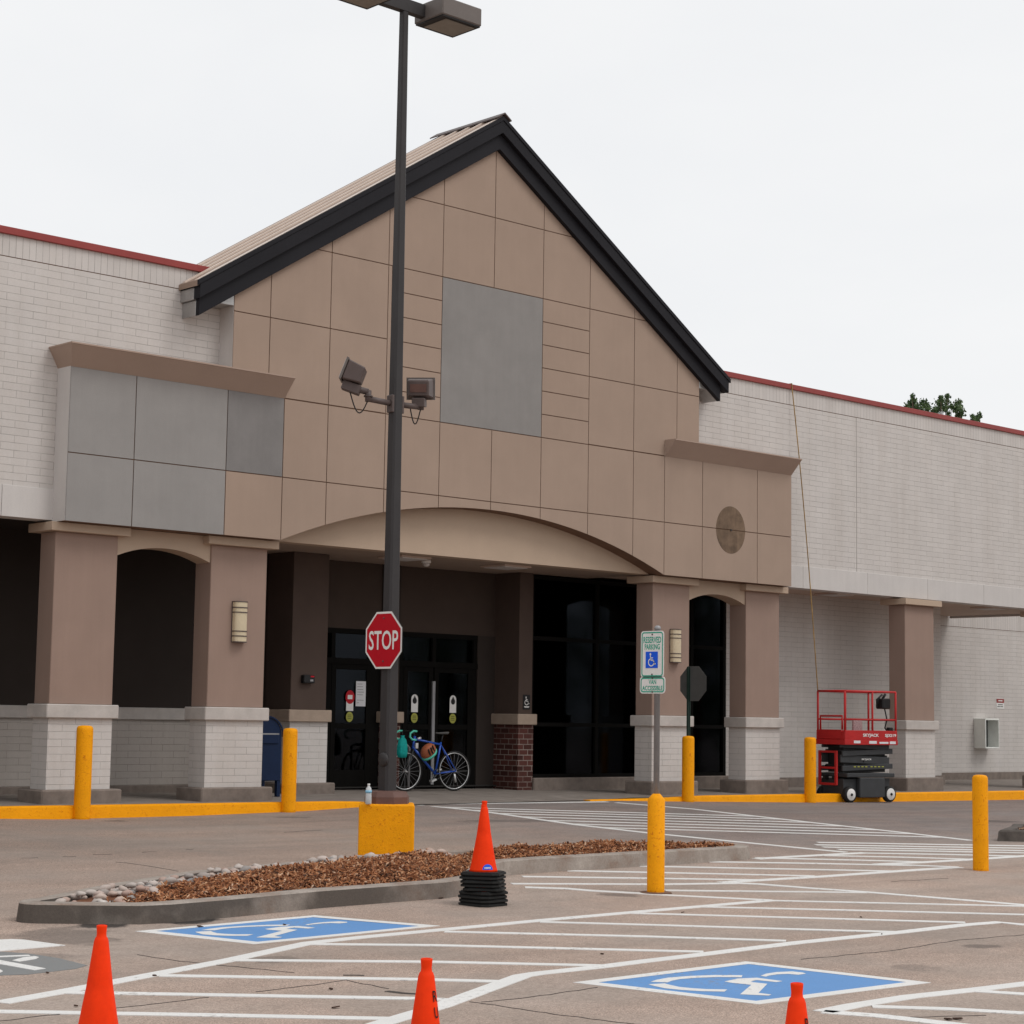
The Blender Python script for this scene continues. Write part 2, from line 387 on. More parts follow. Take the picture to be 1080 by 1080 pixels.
def stained_kerb():
    m, nt, bs = new_mat('stained_kerb_concrete')
    tc = N(nt, 'ShaderNodeTexCoord').outputs['Object']
    n = noise(nt, tc, 2.6, 6, .7); n2 = noise(nt, tc, 60, 3, .7); n3 = noise(nt, tc, .9, 4, .6)
    c = ramp(nt, n, [(.30, (.24, .165, .125)), (.5, (.31, .265, .23)), (.7, (.42, .365, .32))])
    sp = N(nt, 'ShaderNodeSeparateXYZ'); L(nt, tc, sp.inputs[0])
    gx = N(nt, 'ShaderNodeMapRange'); L(nt, sp.outputs['X'], gx.inputs['Value'])
    gx.inputs['From Min'].default_value = 13.4; gx.inputs['From Max'].default_value = 11.0
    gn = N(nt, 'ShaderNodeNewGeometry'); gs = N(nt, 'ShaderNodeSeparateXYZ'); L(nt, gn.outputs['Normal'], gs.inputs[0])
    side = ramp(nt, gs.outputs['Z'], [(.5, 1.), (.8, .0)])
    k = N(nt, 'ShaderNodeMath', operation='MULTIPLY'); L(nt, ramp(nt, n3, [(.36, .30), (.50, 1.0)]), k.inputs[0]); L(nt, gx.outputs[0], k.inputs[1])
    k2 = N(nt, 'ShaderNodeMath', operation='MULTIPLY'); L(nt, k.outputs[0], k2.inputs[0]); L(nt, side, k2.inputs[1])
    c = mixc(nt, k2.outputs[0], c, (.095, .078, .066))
    c = mixc(nt, 1.0, c, ramp(nt, n2, [(.3, .8), (.7, 1.08)]), 'MULTIPLY')
    L(nt, c, bs.inputs['Base Color']); bs.inputs['Roughness'].default_value = .9; bump(nt, bs, n2, .004, .6); return m
M['island_kerb'] = stained_kerb()
def chips(name, stops, scale):
    m, nt, bs = new_mat(name)
    g = N(nt, 'ShaderNodeNewGeometry').outputs['Random Per Island']
    c = ramp(nt, g, stops); L(nt, c, bs.inputs['Base Color']); bs.inputs['Roughness'].default_value = .85; return m
M['mulch'] = chips('bark_mulch', [(0., (.05, .020, .010)), (.3, (.20, .070, .026)), (.7, (.37, .145, .056)), (.92, (.50, .26, .13)), (1., (.66, .46, .32))], 1)
M['mulch_base'] = surf('mulch_soil', (.16, .062, .030), .95, .4, 14, 60, .02)
def leafmat():
    m, nt, bs = new_mat('leaves')
    g = N(nt, 'ShaderNodeNewGeometry').outputs['Random Per Island']
    c = ramp(nt, g, [(0., (.025, .055, .018)), (.6, (.06, .11, .03)), (1., (.11, .17, .05))])
    L(nt, c, bs.inputs['Base Color']); bs.inputs['Roughness'].default_value = .6; return m
M['leaf'] = leafmat()
def stonemat():
    m, nt, bs = new_mat('river_stone')
    oi = N(nt, 'ShaderNodeObjectInfo').outputs['Random']
    c = ramp(nt, oi, [(0., (.40, .26, .21)), (.2, (.46, .36, .31)), (.4, (.52, .46, .42)), (.6, (.36, .31, .28)), (.72, (.20, .20, .20)), (.76, (.54, .44, .38)), (.88, (.42, .28, .23)), (1., (.64, .60, .56))])
    tc = N(nt, 'ShaderNodeTexCoord').outputs['Object']
    c = mixc(nt, 1.0, c, ramp(nt, noise(nt, tc, 18, 4, .6), [(.3, .8), (.7, 1.08)]), 'MULTIPLY')
    L(nt, c, bs.inputs['Base Color']); bs.inputs['Roughness'].default_value = .75; return m
M['stone'] = stonemat()

# ------------------------------------------------------------------ text helper
def text_geo(body, width, height, bold=0.):
    cu = bpy.data.curves.new('lettering', 'FONT'); cu.body = body; cu.size = 1; cu.resolution_u = 3; cu.offset = bold
    cu.align_x = 'LEFT'
    ob = bpy.data.objects.new('lettering', cu); COL.objects.link(ob)
    dg = bpy.context.evaluated_depsgraph_get(); dg.update()
    me = bpy.data.meshes.new_from_object(ob.evaluated_get(dg))
    V = [v.co.copy() for v in me.vertices]; Fc = [tuple(p.vertices) for p in me.polygons]
    bpy.data.objects.remove(ob); bpy.data.curves.remove(cu); bpy.data.meshes.remove(me)
    x0 = min(v.x for v in V); x1 = max(v.x for v in V); y0 = min(v.y for v in V); y1 = max(v.y for v in V)
    return [((v.x-x0)/(x1-x0)*width - width/2, (v.y-y0)/(y1-y0)*height - height/2) for v in V], Fc
def put_text(mb, body, c, u, v, width, height, bold=0.):
    P, Fc = text_geo(body, width, height, bold); c = Vector(c)
    mb.mesh([c + u*a + v*b for a, b in P], Fc)
def flat(mb, pts, c, u, v):
    c = Vector(c); mb.face([c + u*a + v*b for a, b in pts])
def stroke2d(pts, w):
    """polyline of 2D points -> list of quads"""
    out = []
    for (a, b) in zip(pts, pts[1:]):
        a = Vector(a); b = Vector(b); t = (b-a).normalized(); n = Vector((-t.y, t.x))*w/2; e = t*w*.3
        out.append([tuple(a-e-n), tuple(b+e-n), tuple(b+e+n), tuple(a-e+n)])
    return out
def ring2d(cx, cy, r, a0, a1, w, n=14):
    out = []
    for i in range(n):
        t0 = a0+(a1-a0)*i/n; t1 = a0+(a1-a0)*(i+1)/n
        out.append([(cx+(r-w/2)*math.cos(t0), cy+(r-w/2)*math.sin(t0)), (cx+(r+w/2)*math.cos(t0), cy+(r+w/2)*math.sin(t0)),
                    (cx+(r+w/2)*math.cos(t1), cy+(r+w/2)*math.sin(t1)), (cx+(r-w/2)*math.cos(t1), cy+(r-w/2)*math.sin(t1))])
    return out
def circle2d(cx, cy, rx, ry=None, n=20):
    ry = ry or rx
    return [(cx+rx*math.cos(2*PI*i/n), cy+ry*math.sin(2*PI*i/n)) for i in range(n)]
def wheelchair2d(s):
    """access symbol in a unit box scaled by s, centred"""
    q = [circle2d(-.10*s, .38*s, .075*s)]
    q += ring2d(-.02*s, -.16*s, .25*s, R(115), R(370), .07*s)
    q += stroke2d([(-.10*s, .28*s), (-.06*s, -.02*s), (.17*s, -.02*s), (.27*s, -.30*s), (.36*s, -.26*s)], .075*s)
    q += stroke2d([(-.08*s, .13*s), (.12*s, .13*s)], .06*s)
    return q

# ================================================================== GROUND
def frange(a, b, st):
    n = max(1, int(round((b-a)/st))); return [a+(b-a)*i/n for i in range(n+1)]
def grid_mesh(xs, ys, fz):
    mb = MB(); nx = len(xs); V = [(x, y, fz(x, y)) for y in ys for x in xs]
    mb.mesh(V, [(j*nx+i, j*nx+i+1, (j+1)*nx+i+1, (j+1)*nx+i) for j in range(len(ys)-1) for i in range(nx-1)], True); return mb
xs = [-1500, -400, -100, -30, -8] + frange(0, 12, 1) + sorted({12.5, 13.3, 14.3, 15.4, 16.3, 17.3, 17.9, 18.3, 20, 21.5, 23, 23.7, 24.3, 25, 26, 27.5, 28.7, 30, 32, 34, 36}) + [40, 50, 70, 120, 400, 1500]
ys = [-1500, -400, -100, -30, -10, -4] + frange(0, 13, 1) + frange(13.5, 22.4, .75) + [22.9, 23.4, 28, 40, 80, 200, 600, 1500]
struct('parking_lot', grid_mesh(xs, ys, gz), M['asphalt'])

# sidewalk in front of and under the canopy
xs = frange(-14, 17, 1) + frange(17.4, 24.6, .3)[0:] + frange(25, 62, 1)
struct('sidewalk', grid_mesh(xs, [23.02, 23.3, 23.5, 23.7, 24.2, 25, 26, 27.6, 29], lambda x, y: sw(x, y)), M['sidewalk'])
# yellow kerb, two runs
def kerb_run(xs, taper0=None, taper1=None):
    mb = MB(); prof = []
    for x in xs:
        h = sw(x, 23.3) if not (17.5 < x < 24.5) else .25-.0042*(x-14)-.004
        g = gz(x, YK)
        k = 1.
        if taper0: k *= sm((x-taper0[0])/(taper0[1]-taper0[0]))
        if taper1: k *= sm((taper1[1]-x)/(taper1[1]-taper1[0]))
        zt = g + .008 + max(.012, (h-g)*k + .006)
        prof.append([(x, YK-.02, g-.05), (x, YK, zt-.02), (x, YK+.03, zt), (x, YK+.17, zt), (x, YK+.17, g-.05)])
    V = [p for s in prof for p in s]; n = 5
    mb.mesh(V, [(i*n+k, i*n+k+1, (i+1)*n+k+1, (i+1)*n+k) for i in range(len(xs)-1) for k in range(n-1)])
    mb.face(prof[0]); mb.face(prof[-1]); return mb
struct('kerb_yellow', kerb_run(frange(-14, 18.9, .47), taper1=(18.35, 18.9)), M['yellow'])
struct('kerb_yellow', kerb_run(frange(23.2, 62, .6), taper0=(23.2, 26.0)), M['yellow'])

# ------------------------------------------------------------------ painted markings
def skirt(mb, loop):
    for a, c in zip(loop, loop[1:]+loop[:1]): mb.face([a, c, (c[0], c[1], c[2]-.012), (a[0], a[1], a[2]-.012)])
def strip(mb, px, w=.10, dz=.004, thick=None):
    P = [G(*q) for q in px]
    # resample
    Q = []
    for a, b in zip(P, P[1:]):
        n = max(1, int((b-a).length/.6)); Q += [a+(b-a)*i/n for i in range(n)]
    Q.append(P[-1])
    Lf, Rt = [], []
    for i, p in enumerate(Q):
        t = (Q[min(i+1, len(Q)-1)]-Q[max(i-1, 0)]); t.z = 0; t.normalize(); n = Vector((-t.y, t.x, 0))*w/2
        for l, s in ((Lf, 1), (Rt, -1)):
            q = p+n*s; l.append((q.x, q.y, gz(q.x, q.y)+dz))
    for i in range(len(Q)-1): mb.face([Rt[i], Rt[i+1], Lf[i+1], Lf[i]])
    skirt(mb, Rt + Lf[::-1])
def poly_px(mb, px, dz):
    lp_ = [(p.x, p.y, gz(p.x, p.y)+dz) for p in (G(*q) for q in px)]; mb.face(lp_); skirt(mb, lp_)

edge = [[(0, 1058), (67, 1046), (160, 1028.4), (240, 1013.3), (304, 999.5), (326, 994.8), (387, 988.2), (460, 981.4), (573, 970.7), (680, 961.3), (800, 951), (813, 949.9)],
        [(372, 1090), (402, 1080), (433, 1070.7), (464, 1061.5), (551, 1029.5), (567, 1027), (636, 1019.6), (680, 1014), (742, 1006.7), (840, 994.6), (951, 983.3), (1018, 975.6), (1053, 972.9), (1080, 975.5), (1120, 979)],
        [(553.7, 936), (597.8, 937.4), (623.7, 939.6), (673, 942.2), (701.5, 944.2), (800, 949), (812, 949.7)],
        [(761, 930.9), (800, 928.6), (866, 924.7), (949.4, 918.8), (1012, 914.8)],
        [(761, 930.9), (800, 932.6), (913, 941), (1058, 952.8), (1120, 958)],
        [(1012, 914.8), (960, 912.6), (924, 911.5)], [(924, 911.7), (970, 909.8), (1024, 906.7), (1080, 903), (1130, 899.5)],
        [(797, 906), (838, 903.5), (913, 899.6)],
        [(437, 848.9), (512, 856.3), (608, 870), (683.4, 878.6), (780, 888.2), (858, 895.8), (892, 899)],
        [(437, 848.7), (560, 846.8), (640, 845.7)],
        [(650, 846.6), (730, 853.3), (853, 867.3), (953, 878.3), (1023, 886.4)],
        # bay on the lower right
        [(868, 1067.5), (900, 1061), (960, 1051.5), (1030, 1044), (1080, 1038), (1130, 1032)], [(868, 1067.5), (925, 1071.5), (1000, 1080), (1050, 1086)]]
hatch = [[(570, 972.6), (680, 975.6), (840, 980.4), (944, 983.2)], [(469, 982.9), (680, 988), (829, 992.6)], [(326, 996), (460, 997.3), (680, 1002.7), (742, 1004.2)],
         [(244, 1013), (460, 1014.9), (640, 1018.9)], [(169, 1029.3), (240, 1030.4), (440, 1033.3), (529, 1035.6)], [(62, 1047), (240, 1050), (435, 1053.5), (484, 1055.4)],
         [(-20, 1067), (0, 1067.3), (220, 1071), (416, 1075)], [(-20, 1084), (200, 1088), (372, 1091)], [(666, 963.4), (840, 968.2), (1018, 973.2)], [(737, 956.6), (884, 960), (1080, 964.9), (1130, 966)], [(806, 949.9), (913, 952.3), (1080, 956), (1130, 957)],
         [(701.5, 939.3), (800, 940.3), (913, 941.6)], [(539.4, 932.3), (700, 932.9), (775, 931.8)], [(551, 924.7), (700, 926.8), (800, 928.3)], [(597.8, 918.6), (700, 920.6), (860, 924.2)], [(674, 913.7), (800, 916.2), (941, 919)],
         [(746.9, 909.1), (800, 909.9), (960, 913)], [(797, 905), (930, 908), (975, 909.4)], [(868, 902.5), (960, 904.5), (1024, 906.5)], [(905, 899.8), (1000, 901.4), (1075, 903.2)], [(884, 896.2), (1000, 898.2), (1120, 900.5)], [(868, 893.6), (1000, 896), (1120, 898)],
         [(860, 891.2), (1000, 893.5), (1120, 895.5)], [(862, 888.6), (1000, 891), (1120, 893)],
         [(920, 1062), (1000, 1064.5), (1080, 1069)], [(1030, 1045.6), (1080, 1048.8), (1130, 1051)]]
mk = MB()
for e in edge: strip(mk, e, .135)
for h in hatch: strip(mk, h, .112, .0047)
# hatch of the crosswalk in front of the entrance: parallel stripes between its two edges
A = [(437, 848.9), (512, 856.3), (608, 870), (683.4, 878.6), (780, 888.2), (858, 895.8)]
B = [(560, 847.2), (640, 846.1), (730, 853.3), (853, 867.3), (953, 878.3), (1023, 886.4)]
def along(P, t):
    Q = [G(*q) for q in P]; Ls = [(b-a).length for a, b in zip(Q, Q[1:])]; d = t*sum(Ls)
    for a, b, l in zip(Q, Q[1:], Ls):
        if d <= l: return a+(b-a)*(d/l)
        d -= l
    return Q[-1]
Bq = [G(*q) for q in B]
hd = Vector((math.cos(R(-36)), math.sin(R(-36))))
for i in range(1, 13):
    a = along(A, i/12.6); best = None
    for p, q in zip(Bq, Bq[1:]):
        e = Vector((q.x-p.x, q.y-p.y)); w_ = Vector((p.x-a.x, p.y-a.y)); det = hd.x*(-e.y)+e.x*hd.y
        if abs(det) < 1e-6: continue
        t_ = (w_.x*(-e.y)+e.x*w_.y)/det; k = (hd.x*w_.y-hd.y*w_.x)/det
        if t_ > 0 and -.02 <= k <= 1.02 and (best is None or t_ < best): best = t_
    if best is None: continue
    n = max(2, int(best/.6)); Q = [Vector((a.x+hd.x*best*j/n, a.y+hd.y*best*j/n, 0)) for j in range(n+1)]
    nn = Vector((-hd.y, hd.x, 0))*.05
    Lf = [((p+nn).x, (p+nn).y, gz((p+nn).x, (p+nn).y)+.0047) for p in Q]; Rt_ = [((p-nn).x, (p-nn).y, gz((p-nn).x, (p-nn).y)+.0047) for p in Q]
    for j in range(n): mk.face([Rt_[j], Rt_[j+1], Lf[j+1], Lf[j]])
    skirt(mk, Rt_ + Lf[::-1])
# fire lane lettering and white patch at the left edge of the lot
poly_px(mk, [(-30, 992.5), (0, 991.6), (12, 991), (25, 991.6), (69, 997.5), (0, 1003.6), (-30, 1006)], .005)
gp = MB(); poly_px(gp, [(-60, 1003), (0, 1004), (30, 1006), (62, 1011), (92, 1018.4), (80, 1022), (30, 1028), (0, 1029), (-60, 1030)], .003)
struct('marking_cover', gp, M['grey_paint'])
for q in ([(-30, 1009.5), (0, 1009), (30, 1007.8), (32, 1008.9), (0, 1010.2), (-30, 1010.8)], [(13, 1013.6), (24, 1010.6), (36, 1009.1), (41, 1010.2), (38, 1012), (20, 1015)],
          [(-30, 1010.6), (0, 1013.4), (48, 1022.2), (36, 1024), (0, 1017.6), (-30, 1014)], [(-30, 1022), (0, 1023.2), (3, 1025), (0, 1026.6), (-30, 1026)]):
    poly_px(mk, q, .006)
struct('road_markings', mk, M['white_paint'])

# access symbols on blue squares
S2 = [(604.4, 1036.4), (786.7, 1014.2), (982, 1036.6), (800, 1059.4)]
S1 = [(142.5, 982.4), (332, 965.5), (464, 976.6), (267.5, 996)]
def quadmap(S):
    P = [G(*q) for q in S]
    def f(u, v, dz):
        p = P[0]*(1-u)*(1-v) + P[1]*u*(1-v) + P[2]*u*v + P[3]*(1-u)*v
        return (p.x, p.y, gz(p.x, p.y)+dz)
    def inv(px):
        t = G(*px); u = v = .5
        for i in range(30):
            p = P[0]*(1-u)*(1-v) + P[1]*u*(1-v) + P[2]*u*v + P[3]*(1-u)*v
            du = (P[1]-P[0])*(1-v) + (P[2]-P[3])*v; dv = (P[3]-P[0])*(1-u) + (P[2]-P[1])*u
            e = t-p; det = du.x*dv.y-du.y*dv.x
            u += (e.x*dv.y-e.y*dv.x)/det; v += (du.x*e.y-du.y*e.x)/det
        return (u, v)
    return f, inv
f2, inv2 = quadmap(S2); f1, inv1 = quadmap(S1)
z4 = lambda x, y: (600+x/4.5, 960+y/4.5)
glyph = []
def stro(pts, w):
    pts = [Vector(inv2(p)) for p in pts]; L_, R_ = [], []
    for i, p in enumerate(pts):
        t = (pts[min(i+1, len(pts)-1)]-pts[max(i-1, 0)]).normalized(); n = Vector((-t.y, t.x))*w/2; L_.append(p+n); R_.append(p-n)
    return [[R_[i], R_[i+1], L_[i+1], L_[i]] for i in range(len(pts)-1)]
glyph += stro([z4(822, 315), z4(700, 314), z4(590, 318), z4(500, 325), z4(452, 334), z4(428, 343)], .07)
glyph += stro([z4(415, 351), z4(440, 358), z4(490, 369), z4(560, 376), z4(640, 381), z4(745, 383)], .07)
for pl in ([z4(738, 340), z4(800, 326), z4(892, 322), z4(1015, 338), z4(985, 343), z4(890, 333), z4(862, 342), z4(942, 351), z4(900, 394), z4(962, 402), z4(948, 407), z4(812, 401), z4(866, 356), z4(770, 346)],
           [z4(910, 313), z4(935, 303), z4(985, 295), z4(1060, 292), z4(1110, 297), z4(1125, 303), z4(1090, 308), z4(1040, 304), z4(990, 306), z4(950, 312), z4(935, 317)]):
    glyph.append([inv2(p) for p in pl])
for fm in (f1, f2):
    b = MB(); w = MB()
    n = 6
    for i in range(n):
        for j in range(n):
            b.face([fm(u, v, .0012) for u, v in ((i/n, j/n), ((i+1)/n, j/n), ((i+1)/n, (j+1)/n), (i/n, (j+1)/n))])
    k = .065; kv = .075
    for (u0_, v0_, u1_, v1_) in ((0, 0, 1, kv), (0, 1-kv, 1, 1), (0, kv, k, 1-kv), (1-k, kv, 1, 1-kv)):
        for i in range(4):
            ua = u0_+(u1_-u0_)*i/4; ub = u0_+(u1_-u0_)*(i+1)/4
            w.face([fm(ua, v0_, .0026), fm(ub, v0_, .0026), fm(ub, v1_, .0026), fm(ua, v1_, .0026)])
    for g in glyph: w.face([fm(u, v, .0026) for u, v in g])
    skirt(w, [fm(u, 0, .0026) for u in (0, .25, .5, .75, 1)] + [fm(1, 1, .0026)] + [fm(u, 1, .0026) for u in (.75, .5, .25, 0)])
    struct('access_marking_field', b, M['blue_paint']); struct('access_marking_symbol', w, M['white_paint'])

# cracks and joints
cr = MB()
random.seed(3)
def crack(px, w=.008, jit=.8):
    P = []
    for a, b in zip(px, px[1:]):
        n = max(2, int(abs(b[0]-a[0])/9)); P += [(a[0]+(b[0]-a[0])*i/n, a[1]+(b[1]-a[1])*i/n + random.uniform(-jit, jit)*.5) for i in range(n)]
    P.append(px[-1]); strip(cr, P, w, .0025)
for c in ([(508, 1057.2), (560, 1052), (630, 1041.5)], [(495, 1056.5), (540, 1063), (585, 1070), (650, 1078), (700, 1083)], [(0, 1077), (60, 1070), (140, 1061.5), (220, 1052)], [(270, 1046), (330, 1039), (365, 1034), (410, 1043)],
          [(845, 1012), (930, 1004), (1010, 992), (1080, 986)], [(960, 1073), (1040, 1071)], [(145, 1007), (190, 1014), (260, 1021), (310, 1026)], [(22, 905.5), (40, 904.6)], [(66, 903.6), (80, 903.3)], [(98, 901.4), (118, 901)], [(150, 899), (166, 898.6)], [(196, 896), (204, 895.6)], [(122, 909), (150, 912.5), (188, 919)],
          [(300, 878), (340, 875.5)], [(940, 930), (1000, 926.5)]): crack(c)
crack([(408, 1045.5), (425, 1047.8), (440, 1048.5)], .05, .4); crack([(362, 1028.6), (384, 1029)], .035, .4)
struct('pavement_cracks', cr, surf('crack_filler', (.06, .05, .044), .9, .2))

# ================================================================== STORE BUILDING
B0 = Vector((21.32, 23.7, .2))
store = thing('store_building', B0, 'tan and white brick supermarket with gabled entrance and grey patched sign panels', 'building')
def part(name, mb, mat, parent=store, bevel=0., **k): return mb.build(name, mat, parent, bevel=bevel, **k)
YF, YB = 23.40, 23.75         # panel face, brick face
cx = [21.32 + 1.1184*(i-5) for i in range(11)]; cx[0] = 16.20; cx[10] = 26.383
b = [13.559, 14.596, 16.137, 17.146]; d = [25.478, 26.491, 28.023, 29.018]
zF, zE, zD, zC, zB_, zA = 4.055, 4.987, 6.165, 7.343, 8.521, 9.699
APX, SL = 10.84, .6355
def arch_z(x):
    t = [(17.146, 4.055), (17.95, 4.328), (19.10, 4.617), (19.77, 4.73), (20.56, 4.805), (21.33, 4.843), (22.45, 4.775), (23.54, 4.641), (24.67, 4.355), (25.478, 4.055)]
    c, h = 21.312, 4.166
    # smooth circular segment through springing and crown
    rise = .80; rad = (h*h+rise*rise)/(2*rise)
    return 4.055 + math.sqrt(max(0, rad*rad-(x-c)**2)) - (rad-rise)
archpts = [(x, arch_z(x)) for x in frange(b[3], d[0], .26)]
outline = [(b[0], zF)] + archpts + [(d[3], zF), (d[3], 6.44), (cx[10], 6.44), (cx[10], APX-SL*(cx[10]-21.32)), (21.32, APX), (cx[0], APX-SL*(21.32-cx[0])), (cx[0], 6.44), (b[0], 6.44)]
part('gable_backing', MB().prism(outline, 'y', YF+.014, YB+.002), M['groove'])
def clip(poly, x0, x1, z0, z1):
    for ax, val, sgn in ((0, x0, 1), (0, x1, -1), (1, z0, 1), (1, z1, -1)):
        out = []
        for p, q in zip(poly, poly[1:]+poly[:1]):
            dp = (p[ax]-val)*sgn; dq = (q[ax]-val)*sgn
            if dp >= 0: out.append(p)
            if (dp >= 0) != (dq >= 0):
                t = dp/(dp-dq); out.append((p[0]+(q[0]-p[0])*t, p[1]+(q[1]-p[1])*t))
        poly = out
        if not poly: return []
    return poly
gap = .0075
cells = []
for x0, x1 in ((b[0], b[1]), (b[1], b[2])): cells += [(x0, x1, zF, zE, 'patch_light'), (x0, x1, zE, 6.44, 'patch_light')]
cells += [(b[2], b[3], zF, zE, 'stucco'), (b[2], b[3], zE, 6.44, 'patch_dark')]
bot = [b[3]] + cx[2:9] + [d[0]]
for x0, x1 in zip(bot, bot[1:]):
    cells.append((x0, x1, zF, zE, 'stucco')); cells.append((x0, x1, zE, zD, 'stucco'))
for x0, x1 in zip(d, d[1:]): cells += [(x0, x1, zF, zE, 'stucco'), (x0, x1, zE, 6.44, 'stucco')]
for (z0, z1) in ((zD, zC), (zC, zB_), (zB_, zA), (zA, 11.)):
    for i in range(10):
        if z0 < zB_-.01 and i in (3, 6): continue
        if z0 < zB_-.01 and i in (4, 5): continue
        x0, x1 = cx[i], cx[i+1]
        zz = max(z0, 6.17)
        cells.append((x0, x1, zz, z1, 'stucco'))
for i in (3, 6):
    for k in range(6):
        h = (zB_-zD)/6; cells.append((cx[i] + (.075 if i == 3 else 0), cx[i+1], zD+h*k, zD+h*(k+1), 'stucco'))
cells.append((cx[3], cx[3]+.075, zD, zB_, 'stucco'))
cells.append((cx[4], cx[6], zD, zB_, 'patch'))
groups = {}
for (x0, x1, z0, z1, k) in cells:
    g0 = gap if x0 not in (b[0], cx[0]) else 0; g1 = gap if x1 not in (d[3], cx[10]) else 0
    q = clip(outline, x0+g0, x1-g1, z0+(gap if z0 != zF else 0), z1-(gap if z1 < 10.9 else 0))
    q2 = []
    for p in q:
        if not q2 or (Vector(p)-Vector(q2[-1])).length > 1e-4: q2.append(p)
    if len(q2) > 2 and (Vector(q2[0])-Vector(q2[-1])).length < 1e-4: q2.pop()
    if len(q2) > 2:
        if k == 'stucco': groups.setdefault(k, []).append(q2)
        else: groups.setdefault((k, x0, z0), []).append(q2)
for k, polys in groups.items():
    mb = MB()
    for q in polys: mb.prism(q, 'y', YF, YF+.0138)
    part('gable_wall' if k == 'stucco' else 'patched_panel', mb, M[k if k == 'stucco' else k[0]], fix=True)
# side returns of the two sign boxes and the gable are smooth light stucco
part('box_return', MB().box(b[0]-.006, b[0]-.001, YF+.012, YB, zF, 6.2), M['band'])
part('gable_return', MB().box(cx[0]-.006, cx[0]-.001, YF+.012, YB, 6.3, 7.58), M['band'])
# stained disc where a sign was taken down
for s in (0, 1):
    pts = [(27.268+.405*math.cos(a), 4.987+.435*math.sin(a)) for a in [PI*s + PI*i/20 for i in range(21)]]
    pts = [(x, z + (gap if s == 0 else -gap) if abs(z-4.987) < .01 else z) for x, z in pts]
    part('stained_disc', MB().prism(pts, 'y', YF-.003, YF-.0005), M['disc'])
mb = MB(); mb.obox((27.27, YF-.012, 4.985), .014, .012, .012); part('disc_bracket', mb, M['steel_dark'])

# flared cornices above the sign boxes
def cornice(x0, x1, flare0, flare1):
    mb = MB(); o = .25; z0, z1, z2 = 6.165, 6.43, 6.455
    lo = [(x0, YF), (x1, YF)]; f0 = o; f1 = o
    def ring(e, z): return [(x0-e*flare0, YB, z), (x0-e*flare0, YF-e, z), (x1+e*flare1, YF-e, z), (x1+e*flare1, YB if flare1 else YB, z)]
    r1 = ring(.004, z0); r2 = ring(o, z1); r3 = ring(o+.012, z1+.004); r4 = ring(o+.012, z2)
    V = r1+r2+r3+r4
    Fc = [(k*4+i, k*4+i+1, (k+1)*4+i+1, (k+1)*4+i) for k in range(3) for i in range(3)]
    mb.mesh(V, Fc); mb.face(r4); mb.face(r1); mb.face([r1[0], r2[0], r3[0], r4[0], r4[3], r3[3], r2[3], r1[3]]); return mb
part('cornice', cornice(b[0], b[3], .6, 0), M['cornice']); part('cornice', cornice(d[0], d[3], 0, 0), M['cornice'])

# gable fascia in two tiers, roof, eave returns
def rake(x, dz): return APX + dz - SL*abs(x-21.32)
def band(mb, xl, xr, dz0, dz1, y0, y1):
    V = [(x, y, rake(x, dz)) for y in (y0, y1) for x, dz in ((xl, dz0), (21.32, dz0), (xr, dz0), (xr, dz1), (21.32, dz1), (xl, dz1))]
    Fc = [(0, 1, 4, 5), (1, 2, 3, 4), (6, 11, 10, 7), (7, 10, 9, 8)] + [(i, (i+1) % 6, 6+(i+1) % 6, 6+i) for i in range(6)]
    mb.mesh(V, Fc)
fa = MB(); band(fa, 15.53, 26.87, 0, .262, 23.315, YF-.001); band(fa, 15.49, 27.02, .262, .47, 23.24, YF-.001); band(fa, 15.45, 27.06, .47, .545, 23.225, 23.262)
part('fascia', fa, M['fascia'], bevel=.004)
rf = MB(); band(rf, 15.46, 27.05, .46, .543, 23.264, 24.92); part('roof', rf, M['roof'])
for k, y in enumerate([23.30] + [23.62+.32*i for i in range(4)]):
    sm_ = MB(); band(sm_, 15.47, 27.04, .5435, .572 if k else .553, y-.024 if k else 23.263, y+.024 if k else y+.06)
    part('roof_seam' if k else 'edge_flashing', sm_, M['seam'])
cap = MB(); cap.mesh([(x, y, rake(x, dz)) for y in (23.2, 24.93) for x, dz in ((21.17, .574), (21.32, .578), (21.47, .574), (21.47, .595), (21.32, .60), (21.17, .595))], [(0, 1, 4, 5), (1, 2, 3, 4), (6, 11, 10, 7), (7, 10, 9, 8)] + [(i, (i+1) % 6, 6+(i+1) % 6, 6+i) for i in range(6)])
part('ridge_cap', cap, M['bracket'])
part('gable_body', MB().prism([(15.6, 6.9), (27, 6.9), (27, rake(27, .5)), (21.32, rake(21.32, .5)), (15.6, rake(15.6, .5))], 'y', YB+.31, 24.88), M['stucco'])
for x0, x1, x2 in ((15.49, 16.19, 15.53), (27.02, 26.39, 26.87)):
    lo, hi = min(x0, x1), max(x0, x1)
    lo2, hi2 = min(x2, x1), max(x2, x1)
    mb = MB(); mb.prism([(x0+.004*(1 if x0 < 20 else -1), rake(x0, .262)), (x1, rake(x0, .262)+.02), (x1, rake(x0, .44)), (x0+.004*(1 if x0 < 20 else -1), rake(x0, .44))], 'y', YF, YB-.003); mb.prism([(x2, rake(x2, .003)), (x1, rake(x1, .003)), (x1, rake(x1, .2)), (x2, rake(x0, .255))], 'y', YF, YB-.003)
    part('eave_return', mb, M['flash'], bevel=.006)
    part('eave_cap', MB().box(lo-.02 if x0 < 20 else lo, hi if x0 < 20 else hi+.02, YF, YB-.002, rake(x0, .445), rake(x0, .52)), M['fascia'])

